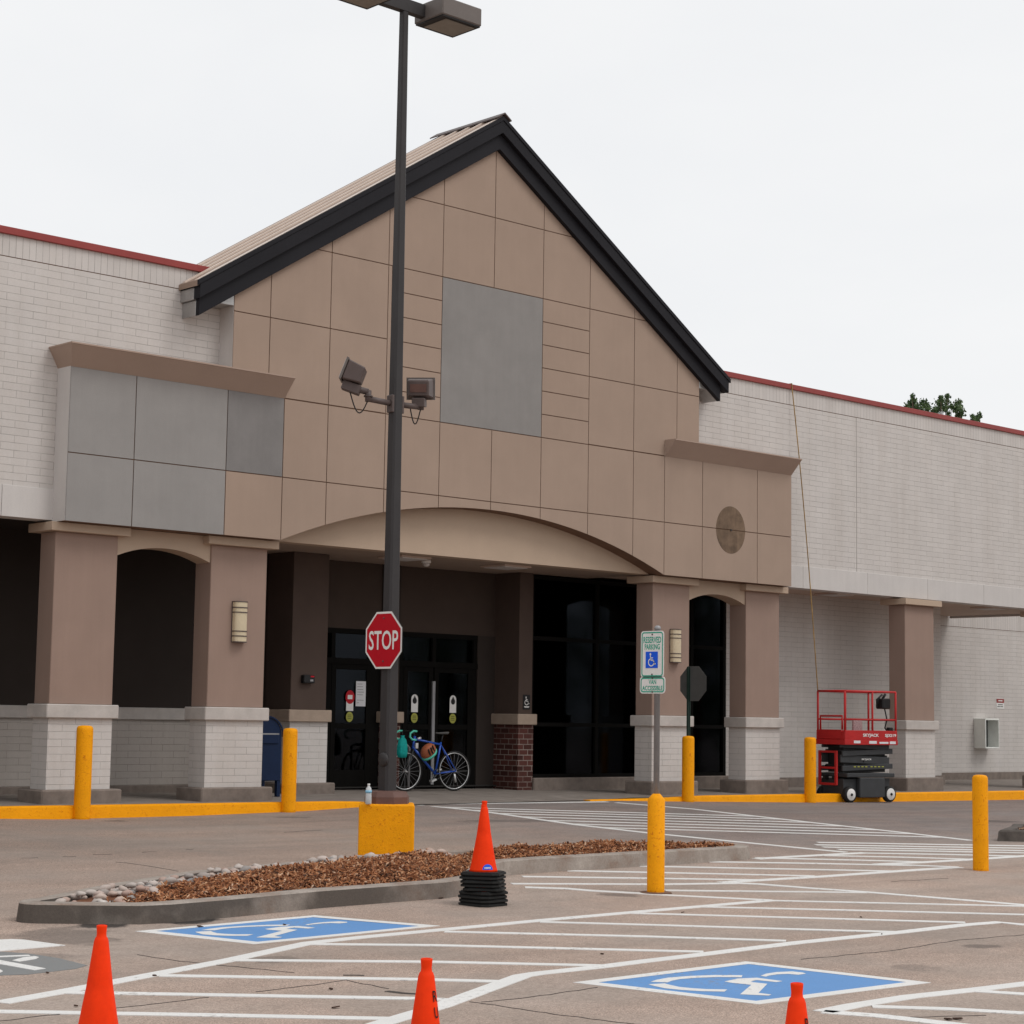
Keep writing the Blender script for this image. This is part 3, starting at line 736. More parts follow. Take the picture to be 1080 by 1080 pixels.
# long brick walls left and right of the gable
zBand0, zBand1, zS, zCap, zTop = 4.075, 4.50, 7.595, 7.90, 8.0
for x0, x1 in ((-14, 16.9), (25.7, 40.0)):
    part('brick_wall', MB().box(x0, x1, YB, YB+.3, zBand1, zS), M['brick'])
    part('soldier_course', MB().box(x0, x1, YB-.004, YB+.29, zS+.012, zCap), M['soldier'])
    part('soldier_joint', MB().box(x0, x1, YB+.006, YB+.28, zS, zS+.012), M['groove'])
    mb = MB(); x1c = x1 if x0 > 0 else 16.02; x0c = x0 if x0 < 0 else 26.98
    mb.box(x0c, x1c, YB-.05, YB+.35, zCap, zTop); part('parapet_cap', mb, M['red_cap'], bevel=.006)
    xs_ = frange(x0, x1, 2.06); 
    mb = MB()
    for a, c in zip(xs_, xs_[1:]): mb.box(a+.003, c-.003, YB-.02, YB+.3, zBand0, zBand1)
    part('concrete_band', mb, M['band'], bevel=.003)
for xj in (31.5, 8.0): part('control_joint', MB().box(xj-.007, xj+.007, YB-.003, YB+.01, zBand1, zS), M['joint'])
part('main_roof', MB().box(-14, 39.7, YB+.3, 60, 7.3, 7.5), M['patch'])
part('rear_wall', MB().box(-14, 40, 59.8, 60.1, 0, 8), M['brick'])
part('side_wall', MB().box(39.7, 40.0, YB+.3, 59.8, 4.2, 7.9), M['brick'])

# columns
YC = 23.70
def column(x0, x1, kind=''):
    zs0 = sw((x0+x1)/2, 23.6)
    s = part('column', MB().box(x0, x1, YC, YC+.40, 1.588, 3.93), M['stucco_pink'], bevel=.008)
    part('ledge', MB().box(x0-.07, x1+.07, YC-.07, YC+.47, 1.398, 1.588), M['ledge'], parent=s, bevel=.012)
    part('brick_base', MB().box(x0-.005, x1+.005, YC-.005, YC+.405, .44, 1.398), M['brick'], parent=s)
    part('plinth', MB().box(x0-.13, x1+.13, YC-.13, YC+.53, zs0-.04, .44), M['plinth'], parent=s, bevel=.02)
    part('capital', MB().box(x0-.13, x1+.13, YC-.12, YC+.52, 3.93, 4.05), M['stucco_light'], parent=s, bevel=.006)
    return s
cols = [(13.595, 14.575), (16.14, 17.13), (25.52, 26.49), (28.06, 29.03)]
for c in cols: column(*c)
for x0 in (33.03, 38.2, 8.5, 3.6): column(x0, x0+1.0)
# small arches between the paired columns
for (x0, x1) in ((14.575, 16.14), (26.49, 28.06)):
    cxm = (x0+x1)/2; h = (x1-x0)/2; rise = .155; rad = (h*h+rise*rise)/(2*rise)
    pts = [(x, 3.665 + math.sqrt(max(0, rad*rad-(x-cxm)**2)) - (rad-rise)) for x in frange(x0+.001, x1-.001, .13)]
    part('small_arch', MB().prism(pts + [(x1-.001, 4.05), (x0+.001, 4.05)], 'y', YC+.03, YC+.37), M['stucco_light'])
# soffit under the sign boxes and the beam behind the big arch
part('arch_beam', MB().box(16.9, 25.7, YB-.03, YB+.25, 4.07, 4.95), M['stucco_light'])
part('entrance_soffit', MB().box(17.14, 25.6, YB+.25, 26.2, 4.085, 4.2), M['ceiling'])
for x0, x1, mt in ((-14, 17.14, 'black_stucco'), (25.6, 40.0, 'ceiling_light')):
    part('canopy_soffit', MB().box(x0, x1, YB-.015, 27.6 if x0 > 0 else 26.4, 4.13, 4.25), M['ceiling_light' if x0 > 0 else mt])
part('canopy_end', MB().box(40.0, 40.04, YB-.02, 27.4, 4.075, 4.5), M['band'])
part('wing_cap', MB().box(40.05, 62, 27.42, 27.8, 4.421, 4.52), M['red_cap'])
part('wing_roof', MB().box(40.05, 62, 27.8, 60, 3.9, 4.1), M['patch'])

# back walls of the arcade
YW = 25.80
def low_wall(x0, x1, upper, lowm, y=YW, ztop=4.13, ledge='ledge'):
    w = part('arcade_wall', MB().box(x0, x1, y, y+.25, 1.57, ztop), M[upper])
    part('ledge', MB().box(x0, x1, y-.05, y+.2, 1.385, 1.57), M[ledge], parent=w, bevel=.01)
    part('brick_base', MB().box(x0, x1, y, y+.2, .40, 1.385), M[lowm], parent=w)
    part('plinth', MB().box(x0, x1, y-.07, y+.18, .1, .40), M['plinth'], parent=w, bevel=.012)
low_wall(-14, 18.66, 'black_stucco', 'arcade_brick')
# left pier of the entrance
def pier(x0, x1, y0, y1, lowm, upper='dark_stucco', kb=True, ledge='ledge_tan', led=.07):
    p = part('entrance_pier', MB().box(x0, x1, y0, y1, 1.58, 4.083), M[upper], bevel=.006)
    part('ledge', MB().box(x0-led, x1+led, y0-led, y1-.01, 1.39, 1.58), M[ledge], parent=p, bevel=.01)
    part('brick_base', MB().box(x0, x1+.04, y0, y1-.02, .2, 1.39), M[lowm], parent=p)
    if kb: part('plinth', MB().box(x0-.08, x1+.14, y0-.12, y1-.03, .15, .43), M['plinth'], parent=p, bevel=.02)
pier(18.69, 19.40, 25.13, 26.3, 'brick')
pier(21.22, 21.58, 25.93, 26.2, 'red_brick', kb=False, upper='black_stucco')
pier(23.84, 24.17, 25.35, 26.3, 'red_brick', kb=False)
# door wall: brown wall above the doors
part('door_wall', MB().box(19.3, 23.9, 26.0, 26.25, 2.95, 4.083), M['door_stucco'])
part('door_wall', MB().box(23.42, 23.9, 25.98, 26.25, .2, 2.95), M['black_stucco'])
fr = MB(); YD = 25.99
fr.box(19.35, 23.42, YD, YD+.14, 2.87, 2.955); fr.box(19.35, 23.42, YD-.02, YD+.14, 2.36, 2.46)
for x in (19.42, 20.20, 21.03, 21.66, 22.42, 23.38): fr.box(x-.04, x+.04, YD+.01, YD+.13, 2.46, 2.87)
for x in (20.12, 21.06, 21.161, 21.68, 23.36): fr.box(x-.05, x+.05, YD+.01, YD+.13, .22, 2.36)
fr.box(19.35, 20.07, YD+.03, YD+.1, .22, 2.36)
dframe = part('door_frame', fr, M['frame'])
for x0, x1 in ((20.24, 20.99), (21.7, 22.38), (22.46, 23.34)): part('transom_window', MB().box(x0, x1, YD+.055, YD+.065, 2.46, 2.87), M['glass'], parent=dframe)
for x0, x1 in ((20.17, 21.01), (21.73, 22.40), (22.43, 23.31)):
    mb = MB(); z0, z1 = .30, 2.36; t = .075
    mb.box(x0, x0+t+.02, YD, YD+.05, z0, z1); mb.box(x1-t-.02, x1, YD, YD+.05, z0, z1)
    mb.box(x0+t+.02, x1-t-.02, YD+.002, YD+.048, z0, .60); mb.box(x0+t+.02, x1-t-.02, YD+.002, YD+.048, 1.285, 1.37); mb.box(x0+t+.02, x1-t-.02, YD+.002, YD+.048, 2.27, z1)
    dr = part('sliding_door', mb, M['frame'], bevel=.004)
    part('glass_pane', MB().box(x0+t+.02, x1-t-.02, YD+.02, YD+.028, .60, 1.285), M['glass'], parent=dr)
    part('glass_pane', MB().box(x0+t+.02, x1-t-.02, YD+.02, YD+.028, 1.37, 2.27), M['glass'], parent=dr)
    if abs(x1-22.40) < .01: part('meeting_stile', MB().box(x1-.035, x1+.025, YD-.03, YD-.002, .34, 2.12), M['galv'], parent=dr)
# storefront glazing
YG = 25.42
sf = MB(); xm = [24.22, 25.89, 26.98, 28.5, 29.46]; zb, zt = .455, 4.07
for x in xm: sf.box(x-.04, x+.04, YG, YG+.1, zb, zt)
for z in (zb+.03, 1.40, 2.935, zt-.04): sf.box(xm[0]+.04, xm[-1]-.04, YG+.004, YG+.096, z-.035, z+.035)
sfo = part('storefront_window', sf, M['frame'])
zz = [zb+.065, 1.365, 1.435, 2.90, 2.97, zt-.075]
for x0, x1 in zip(xm, xm[1:]):
    for z0, z1 in zip(zz[::2], zz[1::2]): part('glass_pane', MB().box(x0+.04, x1-.04, YG+.045, YG+.055, z0, z1), M['glass_dark'], parent=sfo)
part('storefront_kerb', MB().box(24.2, 29.6, YG-.12, YG+.1, .1, zb), M['plinth'], bevel=.015)
# brick wall under the right-hand canopy and the far wing
w = part('canopy_wall', MB().box(29.5, 36.8, 25.45, 25.75, .40, 4.14), M['brick'])
part('plinth', MB().box(29.6, 36.85, 25.38, 25.7, .05, .40), M['plinth'], parent=w, bevel=.01)
part('canopy_wall', MB().box(36.5, 36.8, 25.75, 27.6, .2, 4.14), M['brick'])
w = part('wing_wall', MB().box(36.6, 62, 27.45, 27.75, .385, 3.885), M['brick'])
part('soldier_course', MB().box(36.6, 62, 27.446, 27.75, 3.897, 4.42), M['soldier'], parent=w)
part('soldier_joint', MB().box(36.6, 62, 27.456, 27.74, 3.885, 3.897), M['groove'], parent=w)
part('plinth', MB().box(36.6, 62, 27.39, 27.7, .0, .385), M['plinth'], parent=w)
# interior seen dimly through the doors
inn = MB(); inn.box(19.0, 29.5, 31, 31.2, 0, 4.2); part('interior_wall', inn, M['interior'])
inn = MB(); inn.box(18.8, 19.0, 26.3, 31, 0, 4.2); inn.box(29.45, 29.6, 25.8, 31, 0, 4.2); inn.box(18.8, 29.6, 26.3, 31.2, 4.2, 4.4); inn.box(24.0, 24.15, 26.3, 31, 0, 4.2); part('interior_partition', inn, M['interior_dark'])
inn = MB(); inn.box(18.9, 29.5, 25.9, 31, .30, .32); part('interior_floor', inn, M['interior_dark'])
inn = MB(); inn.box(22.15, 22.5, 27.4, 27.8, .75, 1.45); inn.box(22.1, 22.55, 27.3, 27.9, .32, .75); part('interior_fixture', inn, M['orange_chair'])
inn = MB()
for x in (20.3, 20.55, 20.8): inn.tube([(x, 27.2, .32), (x, 27.2, 1.12)], .012, 6)
inn.tube([(20.2, 27.2, 1.12), (20.95, 27.2, 1.12)], .015, 6); inn.tube([(20.2, 27.2, .66), (20.95, 27.2, .66)], .012, 6); part('interior_rail', inn, M['galv'])

# ------------------------------------------------------------------ fittings on the building
def wall_lamp(x, z, label):
    t = thing('wall_lamp', (x, YC, z-.30), label, 'wall lamp', 'wall lamps on the columns')
    def half(r, y0, z0, z1, n=10): return [(-r, 0)] + [(r*math.cos(PI+PI*i/n), -y0+r*.55*math.sin(PI+PI*i/n)) for i in range(n+1)] + [(r, 0)]
    part('glass_shade', MB().prism(half(.108, .06, 0, 0), 'z', .012, .588), M['cream'], parent=t, local=True)
    for z0, z1 in ((0, .014), (.085, .10), (.155, .17), (.43, .445), (.50, .515), (.586, .60)): part('metal_band', MB().prism(half(.114, .064, 0, 0), 'z', z0, z1), M['bracket'], parent=t, local=True)
    part('back_plate', MB().box(-.117, .117, -.012, -.001, .0, .60), M['bracket'], parent=t, local=True)
wall_lamp(16.64, 2.83, 'cream half-round wall lamp on the column between mailbox and small arch')
wall_lamp(26.08, 2.83, 'cream half-round wall lamp on the column behind the reserved parking sign')

def soffit_light(x, y, z, label, w=.62):
    t = thing('soffit_light', (x, y, z), label, 'ceiling light', 'flat lights in the soffits')
    part('frame', MB().box(-w/2, w/2, -w/2, w/2, -.03, 0), M['ceiling_light'], parent=t, local=True, bevel=.004)
    part('diffuser', MB().box(-w/2+.05, w/2-.05, -w/2+.05, w/2-.05, -.045, -.0301), M['band'], parent=t, local=True)
soffit_light(20.45, 24.5, 4.085, 'flat square light in the entrance soffit behind the tall lamp post')
soffit_light(22.7, 24.5, 4.085, 'flat square light in the entrance soffit between lamp post and glass front')
soffit_light(31.95, 24.62, 4.13, 'flat square light under the canopy directly above the scissor lift')
soffit_light(37.55, 24.66, 4.13, 'flat square light under the canopy at the right edge')
t = thing('security_camera', (21.05, 24.66, 4.085), 'small white dome camera on the entrance ceiling', 'camera')
part('mount', MB().lathe([(.075, 0), (.08, -.05), (.07, -.055)], 16), M['white_sign'], parent=t, local=True)
part('dome', MB().lathe([(.065, -.0551), (.055, -.09), (.03, -.11), (.0, -.115)], 16), M['band'], parent=t, local=True)

t = thing('card_reader', (18.98, 25.13, 2.0), 'small black box with red light on the dark left entrance pier', 'alarm box')
part('housing', MB().box(-.10, .12, -.09, -.001, 0, .13), M['black'], parent=t, local=True, bevel=.01)
part('red_label', MB().box(.03, .10, -.094, -.0901, .095, .118), M['red_sign'], parent=t, local=True)
part('grey_label', MB().box(.02, .08, -.094, -.0901, .03, .06), M['galv'], parent=t, local=True)

# access sign on the red brick pier
t = thing('access_sign', (24.03, 25.35, 1.66), 'small black access sign with white wheelchair on the pier above red brick', 'sign')
part('plate', MB().box(-.085, .085, -.008, -.001, 0, .26), M['black'], parent=t, local=True)
mb = MB(); X_, Z_ = Vector((1, 0, 0)), Vector((0, 0, 1))
for q in wheelchair2d(.17): flat(mb, q, (0, -.011, .15), X_, Z_)
for q in stroke2d([(-.06, -.10), (.06, -.10)], .012) + stroke2d([(-.05, -.115), (.05, -.115)], .008): flat(mb, q, (0, -.011, .15), X_, Z_)
part('symbol', mb, M['white_sign'], parent=t, local=True, fix=False)

# stickers and notice on the doors
def door_sticker(x, kind, label):
    t = thing('door_sticker', (x, YD-.001, 1.39), label, 'sticker', 'stickers on the entrance doors')
    y = -.004
    part('olive_oval', MB().prism(circle2d(0, .09, .075, .085), 'y', y, y+.003), M['olive'], parent=t, local=True)
    mb = MB()
    for dz in (-.03, .0, .03): mb.box(-.04, .04, y-.002, y-.0005, .087+dz, .096+dz)
    part('olive_print', mb, M['black'], parent=t, local=True)
    if kind == 'drop':
        part('white_tag', MB().prism([(-.075, .19), (.075, .19), (.075, .42)] + [(.075*math.cos(PI*i/10), .42+.075*math.sin(PI*i/10)) for i in range(1, 10)] + [(-.075, .42)], 'y', y, y+.003), M['white_sign'], parent=t, local=True)
        mb = MB(); mb.prism(circle2d(0, .385, .048, .052), 'y', y-.002, y-.0005); mb.prism([(-.038, .41), (.038, .41), (0, .475)], 'y', y-.0019, y-.0004)
        part('black_drop', mb, M['black'], parent=t, local=True)
    else:
        part('white_tag', MB().box(-.075, .075, y, y+.003, .19, .42), M['white_sign'], parent=t, local=True)
        part('red_disc', MB().prism(circle2d(0, .42, .095, .115), 'y', y-.002, y-.0005), M['red_sign'], parent=t, local=True)
        mb = MB(); mb.box(-.05, .05, y-.004, y-.0025, .385, .455); mb.box(-.06, .06, y-.004, y-.0025, .23, .245); part('white_bar', mb, M['white_sign'], parent=t, local=True)
door_sticker(20.56, 'stop', 'red round and olive stickers on the left entrance door')
door_sticker(21.98, 'drop', 'white and olive stickers on the door directly above the bicycle handlebar')
door_sticker(22.86, 'drop', 'white and olive stickers on the right door above the bicycle saddle')
t = thing('paper_notice', (20.79, YD-.001, 1.66), 'white printed sheet taped inside the left entrance door', 'notice')
part('sheet', MB().box(-.105, .105, -.004, -.001, 0, .42), M['paper'], parent=t, local=True)
mb = MB(); random.seed(5)
for i in range(8):
    if i in (5,): continue
    wd = random.uniform(.04, .15); mb.box(-.08, -.08+wd, -.006, -.0045, .37-.045*i, .376-.045*i)
part('print', mb, M['steel_dark'], parent=t, local=True)

# telephone enclosure and warning plate on the far wall
t = thing('phone_enclosure', (41.35, 27.45, .97), 'grey empty telephone enclosure on the far white brick wall', 'enclosure')
mb = MB(); mb.box(-.30, -.27, -.33, -.001, 0, .72); mb.box(.27, .30, -.33, -.001, 0, .72); mb.box(-.27, .27, -.33, -.001, .68, .72); mb.box(-.27, .27, -.33, -.001, 0, .03)
part('shell', mb, M['phone_grey'], parent=t, local=True, bevel=.006)
part('back_panel', MB().box(-.27, .27, -.02, -.002, .03, .68), M['steel_dark'], parent=t, local=True)
t = thing('warning_plate', (42.2, 27.45, 1.94), 'small red and white warning plate beside the telephone enclosure', 'sign')
part('plate', MB().box(-.17, .17, -.008, -.001, 0, .25), M['white_sign'], parent=t, local=True)
part('red_header', MB().box(-.165, .165, -.011, -.0085, .145, .245), M['red_cap'], parent=t, local=True)
mb = MB(); mb.box(-.09, .09, -.013, -.0115, .185, .21); part('header_print', mb, M['white_sign'], parent=t, local=True)
mb = MB(); mb.box(-.10, .11, -.010, -.0085, .09, .108); mb.box(-.13, -.02, -.010, -.0085, .045, .062); mb.box(.0, .12, -.010, -.0085, .045, .062); part('print', mb, M['black'], parent=t, local=True)

# mailbox beside the column
t = thing('mailbox', (17.70, 24.62, sw(17.7, 24.62)), 'navy blue street mailbox with rounded top behind the column', 'mailbox')
hw = .29
prof = [(-hw, .24), (hw, .24), (hw, .93)] + [(hw*math.cos(PI*i/14), .93+.27*math.sin(PI*i/14)) for i in range(1, 14)] + [(-hw, .93)]
part('body', MB().prism(prof, 'y', -.24, .24), M['mailbox'], parent=t, local=True, bevel=.008)
part('rim', MB().prism([(hw+.02, .90)] + [((hw+.02)*math.cos(PI*i/14), .93+.29*math.sin(PI*i/14)) for i in range(15)] + [(-hw-.02, .90), (-hw, .90)] + [((hw)*math.cos(PI-PI*i/14), .93+.268*math.sin(PI-PI*i/14)) for i in range(15)] + [(hw, .90)], 'y', -.262, -.2405), M['mailbox'], parent=t, local=True)
part('pull_door', MB().box(-.22, .22, -.262, -.2405, .80, .93), M['mailbox'], parent=t, local=True, bevel=.006)
part('door_slot', MB().box(-.23, .23, -.252, -.2405, .935, .955), M['galv'], parent=t, local=True)
for sx in (-1, 1):
    for sy in (-1, 1): part('leg', MB().box(sx*.26-.03, sx*.26+.03, sy*.2-.03, sy*.2+.03, 0, .2395), M['mailbox'], parent=t, local=True)

# ================================================================== LIGHT POLE
PX, PY = 13.38, 16.24
pz = gz(PX, PY)
lp = thing('light_pole', (PX, PY, pz), 'tall dark lamp post on a yellow concrete base in the mulch island', 'lamp post')
ft = .565 - pz
mb = MB(); mb.obox((0, 0, ft/2), .292, .292, ft/2, Matrix.Rotation(-R(39.3), 3, 'Z')); part('concrete_base', mb, M['yellow'], parent=lp, local=True, bevel=.022, seg=3)
part('base_cover', MB().lathe([(.245, ft), (.245, ft+.07), (.215, ft+.125), (.11, ft+.135)], 8, rot=PI/8, smooth=False), M['brown_cover'], parent=lp, local=True)
def sq_section(z, h, ch=.22, n=4):
    p = []
    for (sx, sy) in ((1, 1), (-1, 1), (-1, -1), (1, -1)):
        c = h*ch
        a = [(h-c, h), (h, h-c)] if (sx, sy) in ((1, 1), (-1, -1)) else [(h, h-c), (h-c, h)]
        if sx*sy > 0: q = [(sx*h, sy*(h-c)), (sx*(h-c), sy*h)]
        else: q = [(sx*(h-c), sy*h), (sx*h, sy*(h-c))]
        p += q
    return [(x, y, z) for x, y in p]
mb = MB(); rings = [sq_section(ft+.1+(9.45-pz-ft-.1)*k/8, .079-.040*k/8, .3) for k in range(9)]
V = [p for r_ in rings for p in r_]; Fc = [(i*8+k, i*8+(k+1) % 8, (i+1)*8+(k+1) % 8, (i+1)*8+k) for i in range(8) for k in range(8)] + [tuple(range(64, 72))]
mb.mesh(V, Fc); part('pole', mb, M['pole'], parent=lp, local=True)
hp = atY(399, 801, PY) - Vector((PX, PY, pz))
Mz = Matrix(((0, 0, -1), (0, 1, 0), (1, 0, 0)))
part('hand_hole_cover', MB().lathe([(.0, .0), (.072, .0), (.075, .012), (.06, .03), (0, .034)], 20, c=(-.077, -.03, hp.z), M=Matrix(((0, 0, -1), (1, 0, 0), (0, -1, 0)))), M['pole'], parent=lp, local=True)
arm_z = 9.235 - pz
part('arm', MB().box(-.75, .75, -.045, .045, arm_z, arm_z+.14), M['pole'], parent=lp, local=True)
for xa, xb in ((-.98, -.40), (.27, .85)):
    h = part('lamp_head', MB().box(xa, xb, -.345, .15, arm_z-.035, arm_z+.17), M['head'], parent=lp, local=True, bevel=.012)
    part('lens_frame', MB().box(xa+.015, xb-.015, -.33, .135, arm_z-.05, arm_z-.0351), M['black'], parent=h, local=True)
    part('lens', MB().box(xa+.10 if xa > 0 else xa+.05, xb-.05, -.28, .09, arm_z-.056, arm_z-.0501), M['lens'], parent=h, local=True)

def floodlight(side, label):
    zb_ = 4.865
    r = thing('floodlight', (PX, PY, zb_-.12), label, 'floodlight', 'floodlights on the lamp post')
    s = side
    part('pole_clamp', MB().box(s*.052 if s > 0 else -.085, .085 if s > 0 else s*.052, -.05, .05, .0, .19), M['bracket'], parent=r, local=True, bevel=.006)
    Lx = .38 if s < 0 else .36
    arm = MB(); arm.tube([(s*.08, 0, .10), (s*Lx, 0, .11)], .032, 10); arm.tube([(s*Lx, 0, .08), (s*Lx, 0, .20)], .035, 10); arm.tube([(s*Lx, 0, .13), (s*Lx, 0, .145)], .05, 10)
    part('arm', arm, M['bracket'], parent=r, local=True)
    if s < 0:
        az, el = R(137), R(20)
        ax = Vector((math.cos(az)*math.cos(el), math.sin(az)*math.cos(el), math.sin(el)))
        c = Vector((-.52, .06, .37))
    else:
        az, el = R(42), R(8)
        ax = Vector((math.cos(az)*math.cos(el), math.sin(az)*math.cos(el), math.sin(el)))
        c = Vector((.36, .03, .32))
    side_ = Vector((0, 0, 1)).cross(ax).normalized(); up_ = ax.cross(side_)
    Mx = Matrix((-ax, -side_, up_)).transposed()      # local +x points to the back of the lamp
    part('yoke', MB().obox(c - up_*.155 - ax*.02, .10, .07, .05, Mx), M['bracket'], parent=r, local=True, bevel=.006)
    kn = MB(); kn.tube([Vector((s*Lx, 0, .185)), c - up_*.16], .036, 8); part('knuckle', kn, M['bracket'], parent=r, local=True)
    h = part('housing', MB().obox(c, .10, .145, .11, Mx, taper=.80), M['bracket'], parent=r, local=True, bevel=.012)
    part('lens_rim', MB().obox(c + ax*.112, .011, .158, .123, Mx), M['head'], parent=h, local=True)
    part('lens', MB().obox(c + ax*.126, .004, .14, .105, Mx), M['band'], parent=h, local=True)
    part('cover_plate', MB().obox(c - ax*.104, .004, .09, .045, Mx) if s > 0 else MB().obox(c - side_*.150, .05, .005, .04, Mx), M['brown_cover'], parent=h, local=True)
    cb = MB(); p0 = c - up_*.17 + (side_*.11 if s > 0 else Vector((0, 0, 0))); p1 = Vector((s*Lx, 0, .10))
    cb.tube([p0 + (p1-p0)*t + Vector((0, 0, -.20*math.sin(PI*t))) for t in [i/12 for i in range(13)]], .007, 6); part('cable', cb, M['black'], parent=r, local=True)
floodlight(-1, 'brown floodlight tilted upward on the left arm of the lamp post')
floodlight(1, 'brown floodlight facing away on the right arm of the lamp post')

def octagon(r): return [(r*math.cos(PI/8+PI/4*i), r*math.sin(PI/8+PI/4*i)) for i in range(8)]
# stop sign fixed on the pole (faces -x)
sz = atX(405, 675.7, PX-.1).z
ss = thing('stop_sign', (PX-.10, PY, sz-.30), 'red octagonal STOP sign mounted on the lamp post', 'sign')
Yn, Zp = Vector((0, -1, 0)), Vector((0, 0, 1))
sy = atX(405, 675.7, PX-.1).y - PY
mb = MB(); o = [(a+sy, q+.305) for a, q in octagon(.33)]; mb.prism(o, 'x', -.004, 0); part('plate', mb, M['alu_back'], parent=ss, local=True)
mb = MB(); mb.face([(-.0055, a+sy, q+.305) for a, q in octagon(.328)]); part('white_border', mb, M['white_sign'], parent=ss, local=True, fix=False)
mb = MB(); mb.face([(-.0075, a+sy, q+.305) for a, q in octagon(.305)]); part('red_field', mb, M['red_sign'], parent=ss, local=True, fix=False)
mb = MB(); put_text(mb, 'STOP', (-.0095, sy, .305), Yn, Zp, .49, .205, .012); part('lettering', mb, M['white_sign'], parent=ss, local=True, fix=False)
mb = MB()
for z in (.54, .08): mb.lathe([(.012, 0), (.010, .004), (0, .005)], 8, c=(-.008, sy, z), M=Mz)
part('bolt', mb, M['bracket'], parent=ss, local=True)
part('bracket', MB().box(.0005, .026, sy-.03, sy+.03, .1, .5), M['galv'], parent=ss, local=True)

# water bottle on the base
bt = thing('water_bottle', (PX-.30, PY-.05, .62), 'clear plastic water bottle on the yellow lamp post base', 'bottle')
bp_ = atY(388.5, 848, PY-.12); bt.location = (bp_.x, PY-.12, .566)
part('bottle', MB().lathe([(.028, 0), (.033, .01), (.033, .07), (.031, .10), (.033, .13), (.028, .165), (.013, .185), (.013, .195)], 18), M['water'], parent=bt, local=True)
part('cap', MB().lathe([(.0145, .1951), (.0145, .212), (.0, .212)], 14), M['white_sign'], parent=bt, local=True)
part('label_wrap', MB().lathe([(.0338, .115), (.0338, .145)], 18), surf('bottle_label', (.25, .50, .68), .4, .2, 40), parent=bt, local=True)

# ================================================================== BOLLARDS AND SIGNS
def bollard(pos, h, r, label, style='dome', group='yellow steel bollards'):
    if style == 'dome': pr = [(r*1.03, -.04), (r, .03), (r, h-.06), (r*.97, h-.03), (r*.80, h-.008), (r*.4, h), (0, h+.001)]
    else: pr = [(r*1.03, -.04), (r, .03), (r, h-.055), (r*.42, h), (0, h)]
    mb = MB().lathe(pr, 28)
    mb.v = [(x+pos.x, y+pos.y, z+pos.z) for x, y, z in mb.v]
    return top('bollard', mb, M['yellow'], label, 'bollard', group, base=pos)
def kp(x, y): p = atY(x, y, 22.86); return Vector((p.x, p.y, gz(p.x, p.y)))
def pxm(p): return F/(p-CAM).dot(FW)
k1, k2, k3, k4 = (kp(*q) for q in ((86, 865), (304, 857), (725.5, 845), (854.5, 846)))
for p, hpx, wpx, lb in ((k1, 98, 17.5, 'yellow bollard at the kerb in front of the leftmost column'), (k2, 88, 15.5, 'yellow bollard at the kerb in front of the navy mailbox'),
                        (k3, 69, 13, 'yellow bollard at the kerb carrying a grey-backed octagonal sign'), (k4, 68.5, 12.5, 'yellow bollard at the kerb beside the red scissor lift')):
    bollard(p, hpx/pxm(p), wpx/pxm(p)/2, lb)
s1 = G(691.5, 942); b2 = G(1034.5, 918)
bollard(s1, 104/pxm(s1), 18.5/pxm(s1)/2, 'yellow bollard in the striped aisle carrying the reserved parking sign', 'cone')
bollard(b2, 100/pxm(b2), 16.5/pxm(b2)/2, 'yellow bollard without a sign standing alone on the lot at right')
top('footing', MB().lathe([(.16, 0), (.15, .012), (.0, .014)], 20, c=s1), surf('rusty_footing', (.16, .09, .06), .9, .3, 8), 'rusty patch ring at the foot of the reserved sign bollard', 'footing')

# octagonal sign seen from behind, on the kerb bollard
h3 = 69/pxm(k3)
st = thing('back_of_sign', (k3.x, k3.y, k3.z+h3), 'octagonal sign seen from its grey back on a dark green post', 'sign')
pc = atX(731, 721, k3.x+.02); dz = pc.z - st.location.z; dy = pc.y - k3.y
mb = MB(); mb.prism([(a+dy, q+dz) for a, q in octagon(.325)], 'x', .022, .026); part('plate', mb, M['alu_back'], parent=st, local=True)
part('post', MB().prism([(-.03, -.02), (-.012, -.02), (-.008, .018), (.008, .018), (.012, -.02), (.03, -.02), (.024, .021), (-.024, .021)], 'z', .001, dz+.29), M['green_post'], parent=st, local=True)
mb = MB(); mb.face([(.0275, a+dy, q+dz) for a, q in octagon(.30)][::-1]); part('red_face', mb, M['red_sign'], parent=st, local=True, fix=False)

# reserved parking sign on the aisle bollard
h1 = 104/pxm(s1)
rs = thing('parking_sign', (s1.x, s1.y, s1.z+h1), 'white reserved parking sign with van accessible plate on a galvanised post', 'sign')
X0 = s1.x-.03
def sp(x, y): p = atX(x, y, X0); return p - rs.location
c1 = sp(688.5, 690); w1, hh1 = .305, .455
c2 = sp(688.7, 722.5); w2, hh2 = .335, .165
topz = sp(689, 661).z
part('post', MB().lathe([(.029, .0005), (.029, topz-.03), (.033, topz-.03), (.032, topz-.005), (.015, topz+.012), (0, topz+.012)], 16), M['galv'], parent=rs, local=True)
def rrect(w, h, r, n=5):
    p = []
    for sx, sy, a0 in ((1, 1, 0), (-1, 1, 90), (-1, -1, 180), (1, -1, 270)):
        p += [(sx*(w/2-r)+r*math.cos(R(a0+90*i/n)), sy*(h/2-r)+r*math.sin(R(a0+90*i/n))) for i in range(n+1)]
    return p
